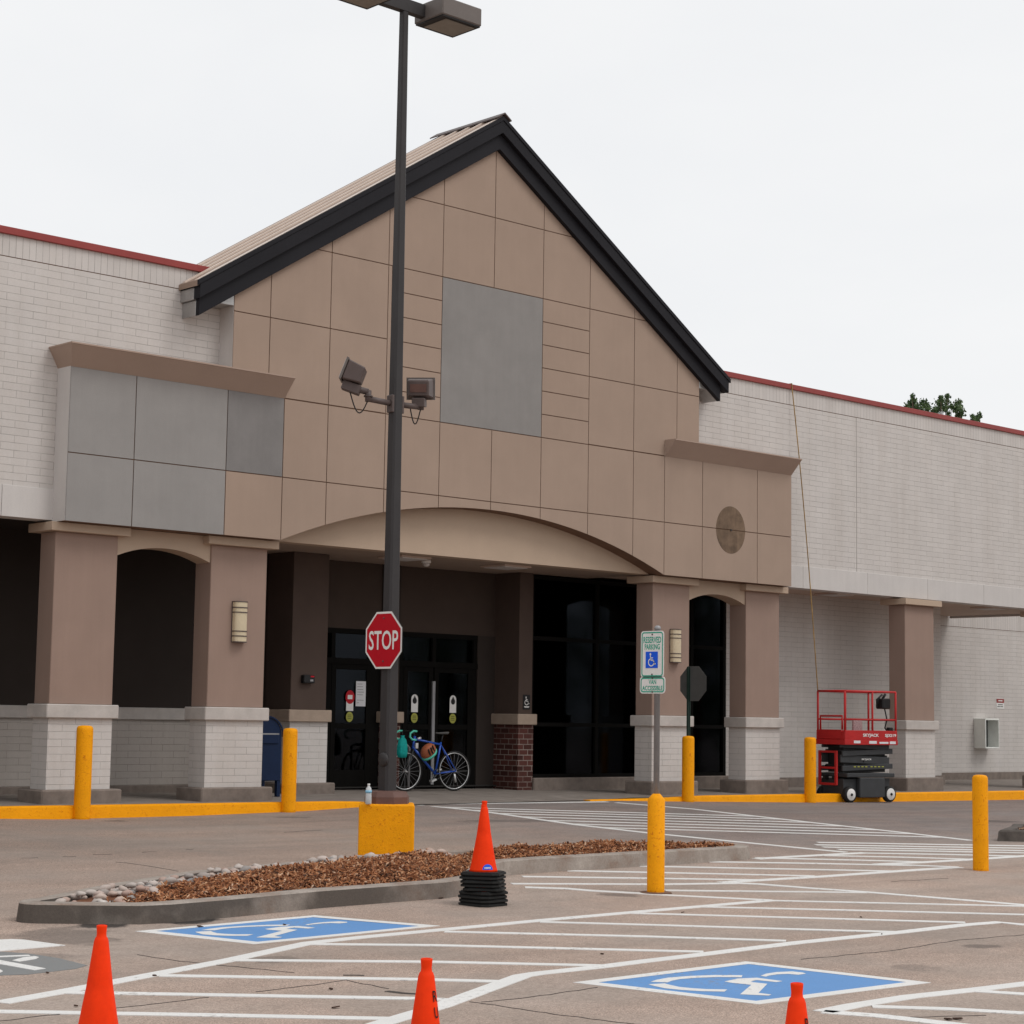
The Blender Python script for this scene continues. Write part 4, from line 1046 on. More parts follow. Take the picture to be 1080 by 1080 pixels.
for nm, c, w_, h_, lines in (('sign_panel', c1, w1, hh1, [('RESERVED', .140, .235, .062), ('PARKING', .072, .20, .056)]), ('plate_panel', c2, w2, hh2, [('VAN', .030, .10, .046), ('ACCESSIBLE', -.030, .27, .046)])):
    y0 = c.y
    mb = MB(); mb.prism([(y0+a, c.z+q) for a, q in rrect(w_, h_, .035)], 'x', -.038, -.0345); pn = part(nm, mb, M['white_sign'], parent=rs, local=True)
    mb = MB()
    oo = rrect(w_-.022, h_-.022, .030); ii = rrect(w_-.046, h_-.046, .020)
    for i in range(len(oo)):
        j = (i+1) % len(oo); mb.face([(-.0395, y0+p[0], c.z+p[1]) for p in (oo[i], oo[j], ii[j], ii[i])])
    part('border', mb, M['green_sign'], parent=pn, local=True, fix=False)
    mb = MB()
    for tx, dz_, tw, th in lines: put_text(mb, tx, (-.0395, y0, c.z+dz_), Yn, Zp, tw, th, .022)
    part('lettering', mb, M['green_sign'], parent=pn, local=True, fix=False)
    if nm == 'sign_panel':
        mb = MB(); mb.box(-.0415, -.0385, y0-.075, y0+.085, c.z-.135, c.z+.025); q_ = part('blue_square', mb, M['blue_sign'], parent=pn, local=True)
        mb = MB()
        for q in wheelchair2d(.145): flat(mb, q, (-.0435, y0+.005, c.z-.055), Yn, Zp)
        part('symbol', mb, M['white_sign'], parent=pn, local=True, fix=False)
    mb = MB()
    for zz_ in ((hh1/2-.035, -hh1/2+.03) if nm == 'sign_panel' else (.068, -.068)): mb.lathe([(.009, 0), (.008, .004), (0, .005)], 8, c=(-.040, y0, c.z+zz_), M=Mz)
    part('bolt', mb, M['bracket'], parent=pn, local=True)

# ================================================================== TRAFFIC CONES
def cone_proto(label, group, rz=0., letters=False, seamy=True):
    t = thing('traffic_cone', (0, 0, 0), label, 'traffic cone', group, rz)
    base = MB(); s = .178
    oct_ = [(s, s-.05), (s-.05, s), (-s+.05, s), (-s, s-.05), (-s, -s+.05), (-s+.05, -s), (s-.05, -s), (s, -s+.05)]
    base.prism(oct_, 'z', .002, .022); base.prism([(x*.93, y*.93) for x, y in oct_], 'z', .022, .030)
    part('base', base, M['rubber'], parent=t, local=True, bevel=.003)
    pr = [(.128, .031), (.122, .05), (.112, .09), (.084, .24), (.0835, .245), (.066, .345), (.0645, .35), (.060, .38), (.0595, .385), (.034, .575), (.029, .590), (.0235, .597), (.022, .612), (.0245, .640), (.0245, .648), (.019, .650), (.018, .60), (.05, .40), (.115, .031)]
    part('cone_body', MB().lathe(pr, 36), M['orange'], parent=t, local=True)
    return t
cs = .172
st0 = G(509, 956.2)
up = Vector((FW.x, FW.y, 0)).normalized()
base_c = st0 + up*.13
random.seed(11)
proto = None
toplab = 'orange cone on top of the black-based cone stack by the island'
offs = [(0, 0, 8), (.004, -.003, 6), (-.004, .002, 9), (.006, .0, 7), (.012, -.006, 40), (.006, .004, 34), (-.006, -.002, 36), (-.004, .003, 30), (.0, .0, 33)]
for i in range(9):
    ox, oy, a = offs[i]
    loc = (base_c.x+ox, base_c.y+oy, base_c.z + i*.0335)
    if i == 0: proto = cone_proto('nested orange cone in the stack, only its black rubber base showing', 'cones nested in one stack', R(a)); proto.location = loc
    else: c_ = dup(proto, loc, R(a))
    if i == 8:
        c_['label'] = toplab
        # round maker's sticker on the visible body
        th = math.atan2(-up.y, -up.x) + .35 - R(a)
        mb = MB(); n = 12
        def cp(ang, z, e=.002):
            r_ = interp(z, [(.05, .122), (.09, .112), (.24, .084), (.345, .066)]) + e
            return (r_*math.cos(ang), r_*math.sin(ang), z)
        for k in range(n):
            a0 = th - .42 + .84*k/n; a1 = th - .42 + .84*(k+1)/n
            hh = lambda a_: .052 + .048*math.sqrt(max(0, 1-((a_-th)/.42)**2))
            mb.face([cp(a0, .052), cp(a1, .052), cp(a1, hh(a1)), cp(a0, hh(a0))])
        part('blue_sticker', mb, M['blue_sign'], parent=c_, local=True, fix=False)
        mb = MB()
        for k in range(5): 
            a0 = th-.26+.1*k; mb.face([cp(a0, .062, .004), cp(a0+.07, .062, .004), cp(a0+.07, .074, .004), cp(a0, .074, .004)])
        part('sticker_print', mb, M['white_sign'], parent=c_, local=True, fix=False)
def front_cone(px, py, hz, label, letters, sc=1.0):
    p = atZ(px, py, Z0+.65*sc); p = Vector((p.x, p.y, gz(p.x, p.y)))
    c_ = dup(proto, p, 0, label, 'orange cones in the foreground'); c_.scale = (sc, sc, sc)
    if letters:
        vd = Vector((FW.x, FW.y, 0)); d_ = (Vector((p.x, p.y, 0))).normalized(); th = math.atan2(-d_.y, -d_.x) + letters
        mb = MB()
        for k, ch in enumerate('RUNNER'):
            z = .50 - k*.066
            r_ = interp(z, [(.09, .112), (.24, .084), (.345, .066), (.575, .034)])+.0025
            rr2 = interp(z+.05, [(.09, .112), (.24, .084), (.345, .066), (.575, .034)])
            P, Fc = text_geo(ch, .026 + .006*(k > 1), .044, .01)
            sl = (rr2-interp(z, [(.09, .112), (.24, .084), (.345, .066), (.575, .034)]))/.05
            V = []
            for a_, b_ in P:
                rr_ = r_ + sl*b_; an = th + a_/rr_
                V.append((rr_*math.cos(an), rr_*math.sin(an), z+b_))
            mb.mesh(V, Fc)
        part('lettering', mb, M['letter'], parent=c_, local=True, fix=False)
    return c_
front_cone(107.5, 975.5, 0, 'leftmost orange cone of the three cut off by the bottom edge', 0, 1.0)
front_cone(450, 1010.5, 0, 'orange cone with vertical black RUNNER lettering at bottom centre', .95, 1.0)
front_cone(840.5, 1036.5, 0, 'orange cone in front of the nearer blue access marking', 1.05, 1.0)

# ================================================================== TRAFFIC ISLAND
KH = .15
def island(px_near, px_far, label, seed, nchips, mound, rocks=False):
    P = [G(x, y, KH) for x, y in px_near + px_far]
    P = [Vector((p.x, p.y)) for p in P]
    # orientation ccw
    ar = sum(a.x*c.y-c.x*a.y for a, c in zip(P, P[1:]+P[:1]))
    if ar < 0: P.reverse()
    n = len(P)
    def offs_(dd):
        out = []
        for i in range(n):
            a, p, c = P[i-1], P[i], P[(i+1) % n]
            t1 = (p-a).normalized(); t2 = (c-p).normalized(); nn = Vector((-t1.y-t2.y, t1.x+t2.x)); nn.normalize()
            k = max(.5, nn.dot(Vector((-t1.y, t1.x)))); out.append(p + nn*dd/k)
        return out
    rings = [(offs_(-.02), -.04), (offs_(0.), KH-.010), (offs_(.014), KH), (offs_(.15), KH), (offs_(.16), KH-.05)]
    mb = MB(); V = []
    for pts, h in rings: V += [(p.x, p.y, gz(p.x, p.y)+h) for p in pts]
    mb.mesh(V, [(k*n+i, k*n+(i+1) % n, (k+1)*n+(i+1) % n, (k+1)*n+i) for k in range(len(rings)-1) for i in range(n)])
    return P, offs_, mb
near = [(20.4, 951.3), (26, 952.3), (37, 952.9), (74, 953.4), (148, 954.2), (180, 952.7), (246.7, 947.3), (335.6, 939), (420, 933), (470, 929.6), (500, 925), (515, 913), (530, 908), (570, 905), (681, 898.9), (770, 894), (786, 893.2)]
far = [(790, 891.4), (780, 889.6), (740, 888.8), (600, 890.5), (437, 899), (375, 902), (304, 909), (200, 918.5), (111, 932.5), (60, 942.5), (41, 946), (25, 948.3), (20, 950)]
P, off, kmb = island(near, far, '', 1, 0, 0)
kerb = struct('island_kerb', kmb, M['island_kerb'])
def inside(p, poly):
    r_ = False
    for a, c in zip(poly, poly[1:]+poly[:1]):
        if (a.y > p.y) != (c.y > p.y) and p.x < (c.x-a.x)*(p.y-a.y)/(c.y-a.y)+a.x: r_ = not r_
    return r_
def edge_dist(p, poly):
    m_ = 9
    for a, c in zip(poly, poly[1:]+poly[:1]):
        t = c-a; k = sm((p-a).dot(t)/max(1e-9, t.dot(t))); m_ = min(m_, (p-(a+t*k)).length)
    return m_
from mathutils import noise as mnoise
def mulch(poly, name, nch, seed, hmax=.12, skip=None, rk_=lambda x, y: 1.):
    random.seed(seed)
    xs_ = [p.x for p in poly]; ys_ = [p.y for p in poly]
    def hz(x, y):
        q = Vector((x, y)); e = edge_dist(q, poly)
        return gz(x, y) + KH - .045 + hmax*min(1, e/.55)**.8*rk_(x, y) + .030*mnoise.noise(Vector((x*3.1, y*3.1, 2))) + .02*mnoise.noise(Vector((x*9, y*9, 5)))
    mb = MB(); st_ = .09
    nx = int((max(xs_)-min(xs_))/st_)+1; ny = int((max(ys_)-min(ys_))/st_)+1
    idx = {}
    V = []; Fc = []
    for j in range(ny+1):
        for i in range(nx+1):
            x = min(xs_)+i*st_; y = min(ys_)+j*st_
            if inside(Vector((x, y)), poly): idx[(i, j)] = len(V); V.append((x, y, hz(x, y)))
    for (i, j) in idx:
        if all((i+a, j+c) in idx for a, c in ((1, 0), (0, 1), (1, 1))): Fc.append((idx[(i, j)], idx[(i+1, j)], idx[(i+1, j+1)], idx[(i, j+1)]))
    mb.mesh(V, Fc, True)
    o = mb.build(name + '_bed', M['mulch_base'], fix=False); o['kind'] = 'stuff'; o['label'] = 'dark soil bed under the bark mulch of the ' + name.split('_')[0]; o['category'] = 'mulch'
    mb = MB(); k = 0; tries = 0
    while k < nch and tries < nch*20:
        tries += 1
        x = random.uniform(min(xs_), max(xs_)); y = random.uniform(min(ys_), max(ys_)); q = Vector((x, y))
        if not inside(q, poly) or (skip and skip(x, y)): continue
        k += 1
        l = random.uniform(.014, .050); w_ = random.uniform(.004, .010); h_ = random.uniform(.002, .006)
        if random.random() < .03: l *= 1.7
        e = Euler((random.gauss(0, .35), random.gauss(0, .45), random.uniform(0, PI))).to_matrix()
        mb.obox((x, y, hz(x, y)+.008+random.random()*.012), l, w_, h_, e, taper=random.uniform(.3, 1))
    return mb, hz
inner = off(.15)
far_edge = [G(x, y, KH) for x, y in far if x < 450]
rock_line = [Vector((p.x, p.y)) for p in far_edge]
def near_far(x, y):
    q = Vector((x, y)); m_ = 9
    for a, c in zip(rock_line, rock_line[1:]):
        t = c-a; k = sm((q-a).dot(t)/t.dot(t)); m_ = min(m_, (q-(a+t*k)).length)
    return m_
mb, hz = mulch(inner, 'island_mulch', 17000, 21, .13, skip=lambda x, y: near_far(x, y) < .62, rk_=lambda x, y: .25+.75*sm((near_far(x, y)-.5)/.5))
mo = mb.build('island_mulch', M['mulch'], fix=False); mo['kind'] = 'stuff'; mo['label'] = 'reddish brown shredded bark mulch covering the long island'; mo['category'] = 'mulch'
# river stones along the far edge
random.seed(31)
def stone_mesh(i):
    bm = bmesh.new(); bmesh.ops.create_icosphere(bm, subdivisions=2, radius=1)
    for v in bm.verts:
        v.co *= 1 + .38*mnoise.noise(v.co*1.1 + Vector((i*7.3, 0, 0))); v.co.z *= .5; v.co.y *= .8
    me = bpy.data.meshes.new('river_stone'); bm.to_mesh(me); bm.free()
    for p in me.polygons: p.use_smooth = True
    me.materials.append(M['stone']); return me
sms = [stone_mesh(i) for i in range(6)]
cnt = 0; placed = []
while cnt < 296:
    s_ = random.random(); k = random.randrange(len(rock_line)-1)
    seglens = [(c-a).length for a, c in zip(rock_line, rock_line[1:])]; tot = sum(seglens); dd = s_*tot
    for a, c, l in zip(rock_line, rock_line[1:], seglens):
        if dd <= l: break
        dd -= l
    p = a + (c-a)*(dd/l); t = (c-a).normalized(); nn = Vector((-t.y, t.x))
    q = p + nn*random.choice((-1, 1))*random.uniform(.16, .72)
    if not inside(q, inner): 
        continue
    sc_ = random.choice((.026, .032, .038, .044, .05, .055, .062))*random.uniform(.85, 1.15)
    if (q-Vector((PX, PY))).length < .36: continue
    if any((q-a_).length < .68*(sc_+b_) for a_, b_ in placed): 
        if random.random() < .6: continue
        lift = .035
    else: lift = 0
    placed.append((q, sc_)); cnt += 1
    o = bpy.data.objects.new('river_stone', random.choice(sms)); COL.objects.link(o)
    o.location = (q.x, q.y, hz(q.x, q.y)+sc_*.48+lift); o.scale = (sc_, sc_, sc_*1.05)
    o.rotation_euler = (random.gauss(0, .2), random.gauss(0, .2), random.uniform(0, 6.28))
    o['label'] = 'rounded pink or grey river stone along the far edge of the mulch island'; o['category'] = 'stone'; o['group'] = 'river stones edging the island'

# second island cut off by the right edge
pA = G(1053, 875.5, .15); pB = G(1066, 871, .15)
dirx = (G(1080, 877, .15)-pA); dirx.z = 0; dirx.normalize()
far2 = pB - pA; far2.z = 0
P2 = [Vector((v.x, v.y)) for v in (pA, pA+Vector((4.0, -2.2, 0)), pA+Vector((9, -2.4, 0)), pA+Vector((9, .2, 0)), pB+Vector((.5, .3, 0)), pB)]
ar = sum(a.x*c.y-c.x*a.y for a, c in zip(P2, P2[1:]+P2[:1]))
if ar < 0: P2.reverse()
def off2(dd):
    n = len(P2); out = []
    for i in range(n):
        a, p, c = P2[i-1], P2[i], P2[(i+1) % n]
        t1 = (p-a).normalized(); t2 = (c-p).normalized(); nn = Vector((-t1.y-t2.y, t1.x+t2.x)); nn.normalize(); k = max(.5, nn.dot(Vector((-t1.y, t1.x)))); out.append(p+nn*dd/k)
    return out
kb = MB(); V = []; n = len(P2)
for pts, h in ((off2(-.02), -.04), (off2(0), .13), (off2(.02), .15), (off2(.16), .15), (off2(.17), .1)): V += [(p.x, p.y, gz(p.x, p.y)+h) for p in pts]
kb.mesh(V, [(k*n+i, k*n+(i+1) % n, (k+1)*n+(i+1) % n, (k+1)*n+i) for k in range(4) for i in range(n)])
struct('island_kerb', kb, surf('dark_stained_kerb', (.10, .085, .075), .9, .45, 4, 50, .003))
mb, hz2 = mulch(off2(.16), 'corner_mulch', 1500, 5, .12)
mo = mb.build('corner_mulch', M['mulch'], fix=False); mo['kind'] = 'stuff'; mo['label'] = 'bark mulch on the small island at the right edge'; mo['category'] = 'mulch'

# leaf litter and paper scraps
lit = MB(); random.seed(8)
for (x, y, s_) in ((349, 1044, .04), (354, 1063.5, .05), (211, 978, .06), (96, 1030, .03), (163, 1030, .03), (50, 1027, .03), (720, 963, .03), (908, 968, .04), (1010, 1075.5, .06), (1000, 1076, .05), (635, 1007, .03), (80, 1062, .03), (930, 986, .02), (465, 948, .05), (430, 950, .07), (300, 976, .04)):
    p = G(x, y); lit.obox((p.x, p.y, p.z+.008), s_*.42, s_*.24, .004, Euler((.2, .1, random.uniform(0, 3))).to_matrix())
o = lit.build('leaf_litter', surf('dry_leaf', (.07, .04, .03), .9, .3, 20)); o['kind'] = 'stuff'; o['label'] = 'dry leaves and scraps scattered over the pavement'; o['category'] = 'litter'

# ================================================================== SCISSOR LIFT
fl = G(897, 846.5); frr = G(943, 847)
lx = (frr-fl); lx.z = 0; yaw = math.atan2(lx.y, lx.x)
Ln = 1.22; W = .74
wb = lx.length
yaw = -R(8)
org = fl + Vector((math.cos(yaw), math.sin(yaw), 0))*wb*.5
org += Vector((-math.sin(yaw), math.cos(yaw), 0))*.37
org.z = gz(org.x, org.y)
sl = thing('scissor_lift', org, 'red and charcoal scissor lift parked at the kerb by the canopy', 'scissor lift', rz=yaw)
K = dict(parent=sl, local=True)
hx, hy = wb/2, .37        # wheel positions
part('chassis', MB().box(-hx-.08, hx+.10, -.27, .33, .10, .44), M['lift_grey'], bevel=.012, **K)
part('side_tray', MB().box(-hx+.25, hx-.13, -.375, -.275, .09, .46), M['lift_grey'], bevel=.015, **K)
part('side_tray', MB().box(-hx+.25, hx-.13, .335, .375, .09, .46), M['lift_grey'], bevel=.012, **K)
part('chassis_deck', MB().box(-hx-.08, hx+.13, -.37, .37, .47, .545), M['lift_grey'], bevel=.01, **K)
for sx in (-1, 1):
    for sy in (-1, 1):
        Mw = Matrix(((1, 0, 0), (0, 0, -1), (0, 1, 0)))
        y = sy*.37
        mb = MB(); mb.lathe([(.08, -.055), (.135, -.055), (.15, -.035), (.15, .035), (.135, .055), (.08, .055)], 28, c=(sx*hx, y-sy*.035, .15), M=Mw)
        wh = part('wheel', mb, M['rubber'], **K)
        mb = MB(); mb.lathe([(.112, .0), (.105, .006), (.06, .004), (.05, .012), (.02, .014), (0, .014)] if sy < 0 else [(.112, .0), (.105, .006), (0, .006)], 24, c=(sx*hx, y-sy*.035+sy*.0555, .15), M=Mw if sy < 0 else Matrix(((1, 0, 0), (0, 0, 1), (0, -1, 0))))
        part('rim', mb, M['white_rim'], parent=wh, local=True)
        mb = MB(); mb.lathe([(.028, .0), (.024, .012), (0, .014)], 10, c=(sx*hx, y-sy*.035+sy*.0705, .15), M=Mw); part('hub', mb, M['black'], parent=wh, local=True)
# folded scissor arms: a stack of beams with alternating tilt
z = .60
for k in range(4):
    h_ = .105 if k != 1 else .15
    tilt = (.035 if k % 2 else -.035)
    E_ = Euler((0, tilt, 0)).to_matrix()
    for sy in (-1, 1):
        part('scissor_arm', MB().obox((.02*(-1)**k, sy*(.27 - .03*(k % 2)), z+h_/2), hx+.14-.02*(k % 2), .02, h_/2-.004, E_), M['lift_grey'], bevel=.006, **K)
    z += h_ + .012
part('arm_core', MB().box(-hx-.02, hx+.04, -.2, .2, .56, 1.06), M['black'], **K)
part('cross_tubes', MB().tube([(-hx-.02, -.25, .68), (-hx-.02, .25, .68)], .03, 10).tube([(hx+.02, -.25, .85), (hx+.02, .25, .85)], .03, 10).tube([(-hx-.02, -.25, .96), (-hx-.02, .25, .96)], .03, 10).tube([(-.1, -.25, .75), (.1, .25, .95)], .045, 10), M['black'], **K)
zd = .975 + .10
x0, x1 = -hx-.16, hx+.20
# deck tray with toeboards
dk = MB(); y0, y1 = -.39, .39
dk.box(x0, x1, y0, y1, zd, zd+.10); dk.box(x0+.01, x1-.01, y0+.005, y0+.02, zd+.10, zd+.27); dk.box(x0+.01, x1-.01, y1-.02, y1-.005, zd+.10, zd+.27); dk.box(x0+.005, x0+.02, y0+.02, y1-.02, zd+.10, zd+.25); dk.box(x1-.02, x1-.005, y0+.02, y1-.02, zd+.10, zd+.27)
part('deck', dk, M['lift_red'], bevel=.006, **K)
# guardrails
zt_ = 2.08; zm = 1.55; r_ = .020
gr = MB()
for x in (x0+.03, x0+.0+.03, x1-.03):
    for y in (y0+.03, y1-.03): gr.tube([(x, y, zd+.1), (x, y, zt_)], r_, 8)
for y in (y0+.03, y1-.03):
    gr.tube([(x0+.03, y, zt_), (x1-.03, y, zt_)], r_, 8); gr.tube([(x0+.03, y, zm), (x1-.03, y, zm)], r_*.9, 8)
    gr.tube([((x0+x1)/2+.05, y, zd+.1), ((x0+x1)/2+.05, y, zt_)], r_, 8)
for x in (x0+.03, x1-.03):
    gr.tube([(x, y0+.03, zt_), (x, y1-.03, zt_)], r_, 8)
gr.tube([(x1-.03, y0+.03, zm), (x1-.03, y1-.03, zm)], r_, 8)
part('guardrail', gr, M['lift_red'], **K)
gt = MB()
gt.tube([(x0+.03, y0+.10, zd+.28), (x0+.03, y0+.10, zm+.06), (x0+.03, y1-.10, zm+.06), (x0+.03, y1-.10, zd+.28)], .02, 8); gt.box(x0-.005, x0+.004, y0+.10, y1-.10, zd+.11, zd+.28)
part('entry_gate', gt, M['lift_red'], **K)
# ladder at the entry end
ld = MB(); xl = -hx-.20; yl0, yl1 = -.20, .24
for y in (yl0, yl1): ld.box(xl-.02, xl+.02, y-.025, y+.025, .32, .96)
for zz_ in (.34, .64, .94): ld.box(xl-.02, xl+.02, yl0+.025, yl1-.025, zz_-.02, zz_+.02)
part('ladder', ld, M['lift_red'], bevel=.004, **K)
for ya in (-.12, .12): part('ladder_mount', MB().box(xl+.021, -hx-.08, ya, ya+.06, .42, .5), M['black'], **K)
# control box and manual box, cables, stickers
cb = MB(); cb.box(x1-.30, x1-.08, y0+.10, y0+.30, 1.76, 1.96); part('control_box', cb, M['black'], bevel=.02, **K)
cb = MB(); cb.tube([(x1-.2, y0+.2, 1.96), (x1-.13, y0+.2, 2.04)], .025, 8); cb.tube([(x1-.36, y0+.2, 1.80), (x1-.33, y0+.2, 1.95), (x1-.22, y0+.2, 2.03)], .02, 8); part('control_handle', cb, M['black'], **K)
cb = MB(); cb.tube([(x1-.15, y0+.2, 1.76), (x1-.13, y0+.16, 1.55), (x1-.20, y0+.15, 1.40), (x1-.10, y0+.1, 1.25)], .014, 6); part('control_cable', cb, M['black'], **K)
mbx = MB(); mbx.box(x1-.50, x1-.26, y1-.10, y1-.05, zd+.22, zd+.46); part('manual_box', mbx, surf('perforated_box', (.42, .30, .30), .6, .5, 70, 120), bevel=.006, **K)
part('outlet', MB().obox((x1-.10, y0+.12, 1.36), .05, .05, .05), M['black'], bevel=.015, **K)
part('battery_case', MB().box(x0+.18, x0+.38, y1-.25, y1-.1, zd+.10, zd+.2), M['lift_grey'], **K)
lt = MB(); Xn, Zn = Vector((1, 0, 0)), Vector((0, 0, 1))
put_text(lt, 'SKYJACK', (-.0, y0-.001, zd+.175), Xn, Zn, .42, .075, .03); put_text(lt, 'SJ3219', (x1-.20, y0-.001, zd+.175), Xn, Zn, .30, .07, .03)
part('lettering', lt, M['white_sign'], fix=False, **K)
lt = MB()
for (a, c_, zz_, h_) in ((-.45, -.28, .03, .05), (-.05, .15, .025, .05), (.22, .46, .025, .035), (.50, .66, .02, .05)): lt.box(a, c_, y0-.0035, y0-.0005, zd+zz_, zd+zz_+h_)
part('deck_label', lt, M['paper'], **K)
lt = MB(); put_text(lt, 'SKYJACK', (-.02, -.2935, .80), Xn, Zn, .26, .04, .02); part('arm_lettering', lt, M['white_sign'], fix=False, **K)
lt = MB()
for k in range(8): 
    a = -.36+.10*k + (.04 if k > 3 else 0); lt.box(a, a+.055, -.297, -.2925, .655, .675)
part('warning_dashes', lt, M['olive'], **K)

# cord hanging from the parapet to the lift
ca = Vector((atY(835.5, 404, YB-.06).x, YB-.06, 7.9)); ce = org + Matrix.Rotation(yaw, 3, 'Z') @ Vector((x0+.03, y1-.03, 2.08))
ce.z = org.z+2.085
pts = []
for i in range(25):
    t_ = i/24; p = ca + (ce-ca)*t_
    p.y += -.05*math.sin(PI*t_) + (.0); p.z -= .25*math.sin(PI*t_)*t_
    pts.append(p)
top('hanging_cord', MB().tube([Vector((ca.x, YB+.2, 8.01)), Vector((ca.x, YB-.055, 8.01))] + pts, .010, 6), M['cord'], 'thin tan and black cord hanging from the parapet down to the scissor lift', 'cord')

# ================================================================== BICYCLE
bp0 = Vector((atY(427, 833, 25.35).x, 25.35, 0)); bp0.z = sw(bp0.x, bp0.y)
bk = thing('bicycle', bp0, 'blue road bicycle parked in front of the entrance doors', 'bicycle', rz=-R(6))
KB = dict(parent=bk, local=True)
Rw = .338; WB = 1.0
Mv = Matrix(((1, 0, 0), (0, 0, 1), (0, -1, 0))).transposed()
for x in (0, WB):
    w_ = part('wheel', MB().torus((x, 0, Rw), Rw-.016, .016, Mv, 48, 8), M['rubber'], **KB)
    part('rim', MB().torus((x, 0, Rw), Rw-.036, .009, Mv, 48, 6), M['chrome'], parent=w_, local=True)
    mb = MB()
    for k in range(20):
        a = 2*PI*k/20; s_ = .02*(1 if k % 2 else -1); a2 = a + (.35 if (k//2) % 2 else -.35)
        mb.tube([(x+.018*math.cos(a2), s_, Rw+.018*math.sin(a2)), (x+(Rw-.04)*math.cos(a), 0, Rw+(Rw-.04)*math.sin(a))], .0022, 4, False)
    part('spokes', mb, M['galv'], parent=w_, local=True)
    part('hub', MB().tube([(x, -.05, Rw), (x, .05, Rw)], .02, 10), M['chrome'], parent=w_, local=True)
BBx, BBz = .607, .285
Sx, Sz = .715, .80; Hx, Hz = .175, .90; Lx_, Lz = .135, .715
f_ = MB(); f_.tube([(Hx, 0, Hz-.03), (Sx, 0, Sz-.02)], .018, 10); f_.tube([(Lx_, 0, Lz+.03), (BBx, 0, BBz)], .021, 10); f_.tube([(Sx, 0, Sz+.02), (BBx, 0, BBz)], .018, 10); f_.tube([(Hx+.005, 0, Hz+.02), (Lx_, 0, Lz-.01)], .021, 10)
for s_ in (-1, 1):
    f_.tube([(Sx, 0, Sz-.02), (WB, s_*.06, Rw)], .010, 8); f_.tube([(BBx, 0, BBz), (WB, s_*.06, Rw)], .011, 8)
part('frame', f_, M['bike_blue'], **KB)
f_ = MB()
for s_ in (-1, 1): f_.tube([(Lx_, s_*.03, Lz-.02), (.06, s_*.05, .48), (0, s_*.05, Rw)], .012, 8)
part('fork', f_, M['steel_dark'], **KB)
f_ = MB(); f_.tube([(Sx, 0, Sz), (Sx+.04, 0, .95)], .013, 8); part('seat_post', f_, M['black'], **KB)
f_ = MB(); V = []
f_.mesh([(Sx-.13, 0, .985)] + [(Sx-.02, -.03, .985), (Sx-.02, .03, .985), (Sx+.13, -.065, .995), (Sx+.15, 0, 1.0), (Sx+.13, .065, .995), (Sx-.13, 0, .965), (Sx-.02, -.02, .955), (Sx-.02, .02, .955), (Sx+.12, -.05, .955), (Sx+.12, .05, .955)],
        [(0, 1, 2), (1, 3, 4), (1, 4, 2), (2, 4, 5), (6, 7, 1, 0), (6, 0, 2, 8), (7, 9, 3, 1), (8, 2, 5, 10), (9, 10, 5, 4, 3), (6, 8, 7), (7, 8, 10, 9)])
part('saddle', f_, M['alu_back'], bevel=.008, **KB)
f_ = MB(); f_.tube([(Hx, 0, Hz), (Hx-.01, 0, .955), (Hx-.10, 0, 1.0)], .014, 8); f_.tube([(Hx-.10, -.21, 1.0), (Hx-.10, .21, 1.0)], .014, 8); part('stem', f_, M['black'], **KB)
for s_ in (-1, 1):
    f_ = MB(); pts = [(Hx-.10, s_*.21, 1.0), (Hx-.17, s_*.215, 1.005), (Hx-.235, s_*.22, .97), (Hx-.245, s_*.22, .91), (Hx-.20, s_*.22, .865), (Hx-.12, s_*.22, .855)]
    f_.tube(pts, .017, 8); part('drop_bar', f_, M['teal_tape'], **KB)
f_ = MB(); f_.torus((BBx, -.045, BBz), .085, .006, Mv, 28, 6); f_.tube([(BBx, -.06, BBz), (BBx-.11, -.065, BBz-.10)], .011, 8); f_.tube([(BBx, .06, BBz), (BBx+.11, .065, BBz+.06)], .011, 8); part('crankset', f_, M['steel_dark'], **KB)
for px_, pz_, s_ in ((BBx-.11, BBz-.10, -1), (BBx+.13, BBz+.065, 1)): part('pedal', MB().obox((px_, s_*.10, pz_), .05, .04, .014, Euler((0, -.35, 0)).to_matrix()), M['chrome'], **KB)
f_ = MB(); f_.tube([(WB-.03, -.05, Rw-.05), (WB+.0, -.05, Rw-.19)], .018, 6); part('derailleur', f_, M['chrome'], **KB)
f_ = MB(); f_.tube([(.23, 0, .87), (.30, 0, .89)], .022, 8); f_.obox((.20, -.02, .76), .025, .02, .045); part('light_clamp', f_, M['chrome'], **KB)
rot = Matrix.Rotation(-R(6), 3, 'Z')
def bl(x, y, z): return bp0 + rot @ Vector((x, y, z))
hm = thing('bicycle_helmet', bl(.41, -.09, .52), 'rust orange helmet with teal rim hanging from the blue bicycle frame', 'helmet', rz=-R(6))
mh = MB(); Mh = Euler((R(18), R(-38), 0)).to_matrix()
bm_prof = [(.0, .16), (.05, .153), (.09, .125), (.115, .08), (.122, .03), (.118, 0)]
mh.lathe(bm_prof, 24, c=(0, 0, .12), M=Mh @ Matrix.Diagonal((1.25, .9, 1.0))); hs = part('shell', mh, M['helmet'], parent=hm, local=True)
mh = MB(); mh.lathe([(.119, .0), (.126, -.02), (.120, -.05), (.10, -.045), (.10, 0)], 24, c=(0, 0, .12), M=Mh @ Matrix.Diagonal((1.25, .9, 1.0))); part('rim', mh, M['teal_tape'], parent=hm, local=True)
mh = MB()
for k in range(4):
    for j in (-1, 0, 1):
        a = -PI/2 + j*.45; q = Mh @ Vector((1.25*.097*math.cos(a)*(1 if k < 3 else 1), .9*.118*math.sin(a), .05+.028*k)); mh.obox(Vector((0, 0, .12)) + Vector((q.x, q.y-.004, q.z)), .012, .006, .022, Mh)
part('vents', mh, M['black'], parent=hm, local=True)
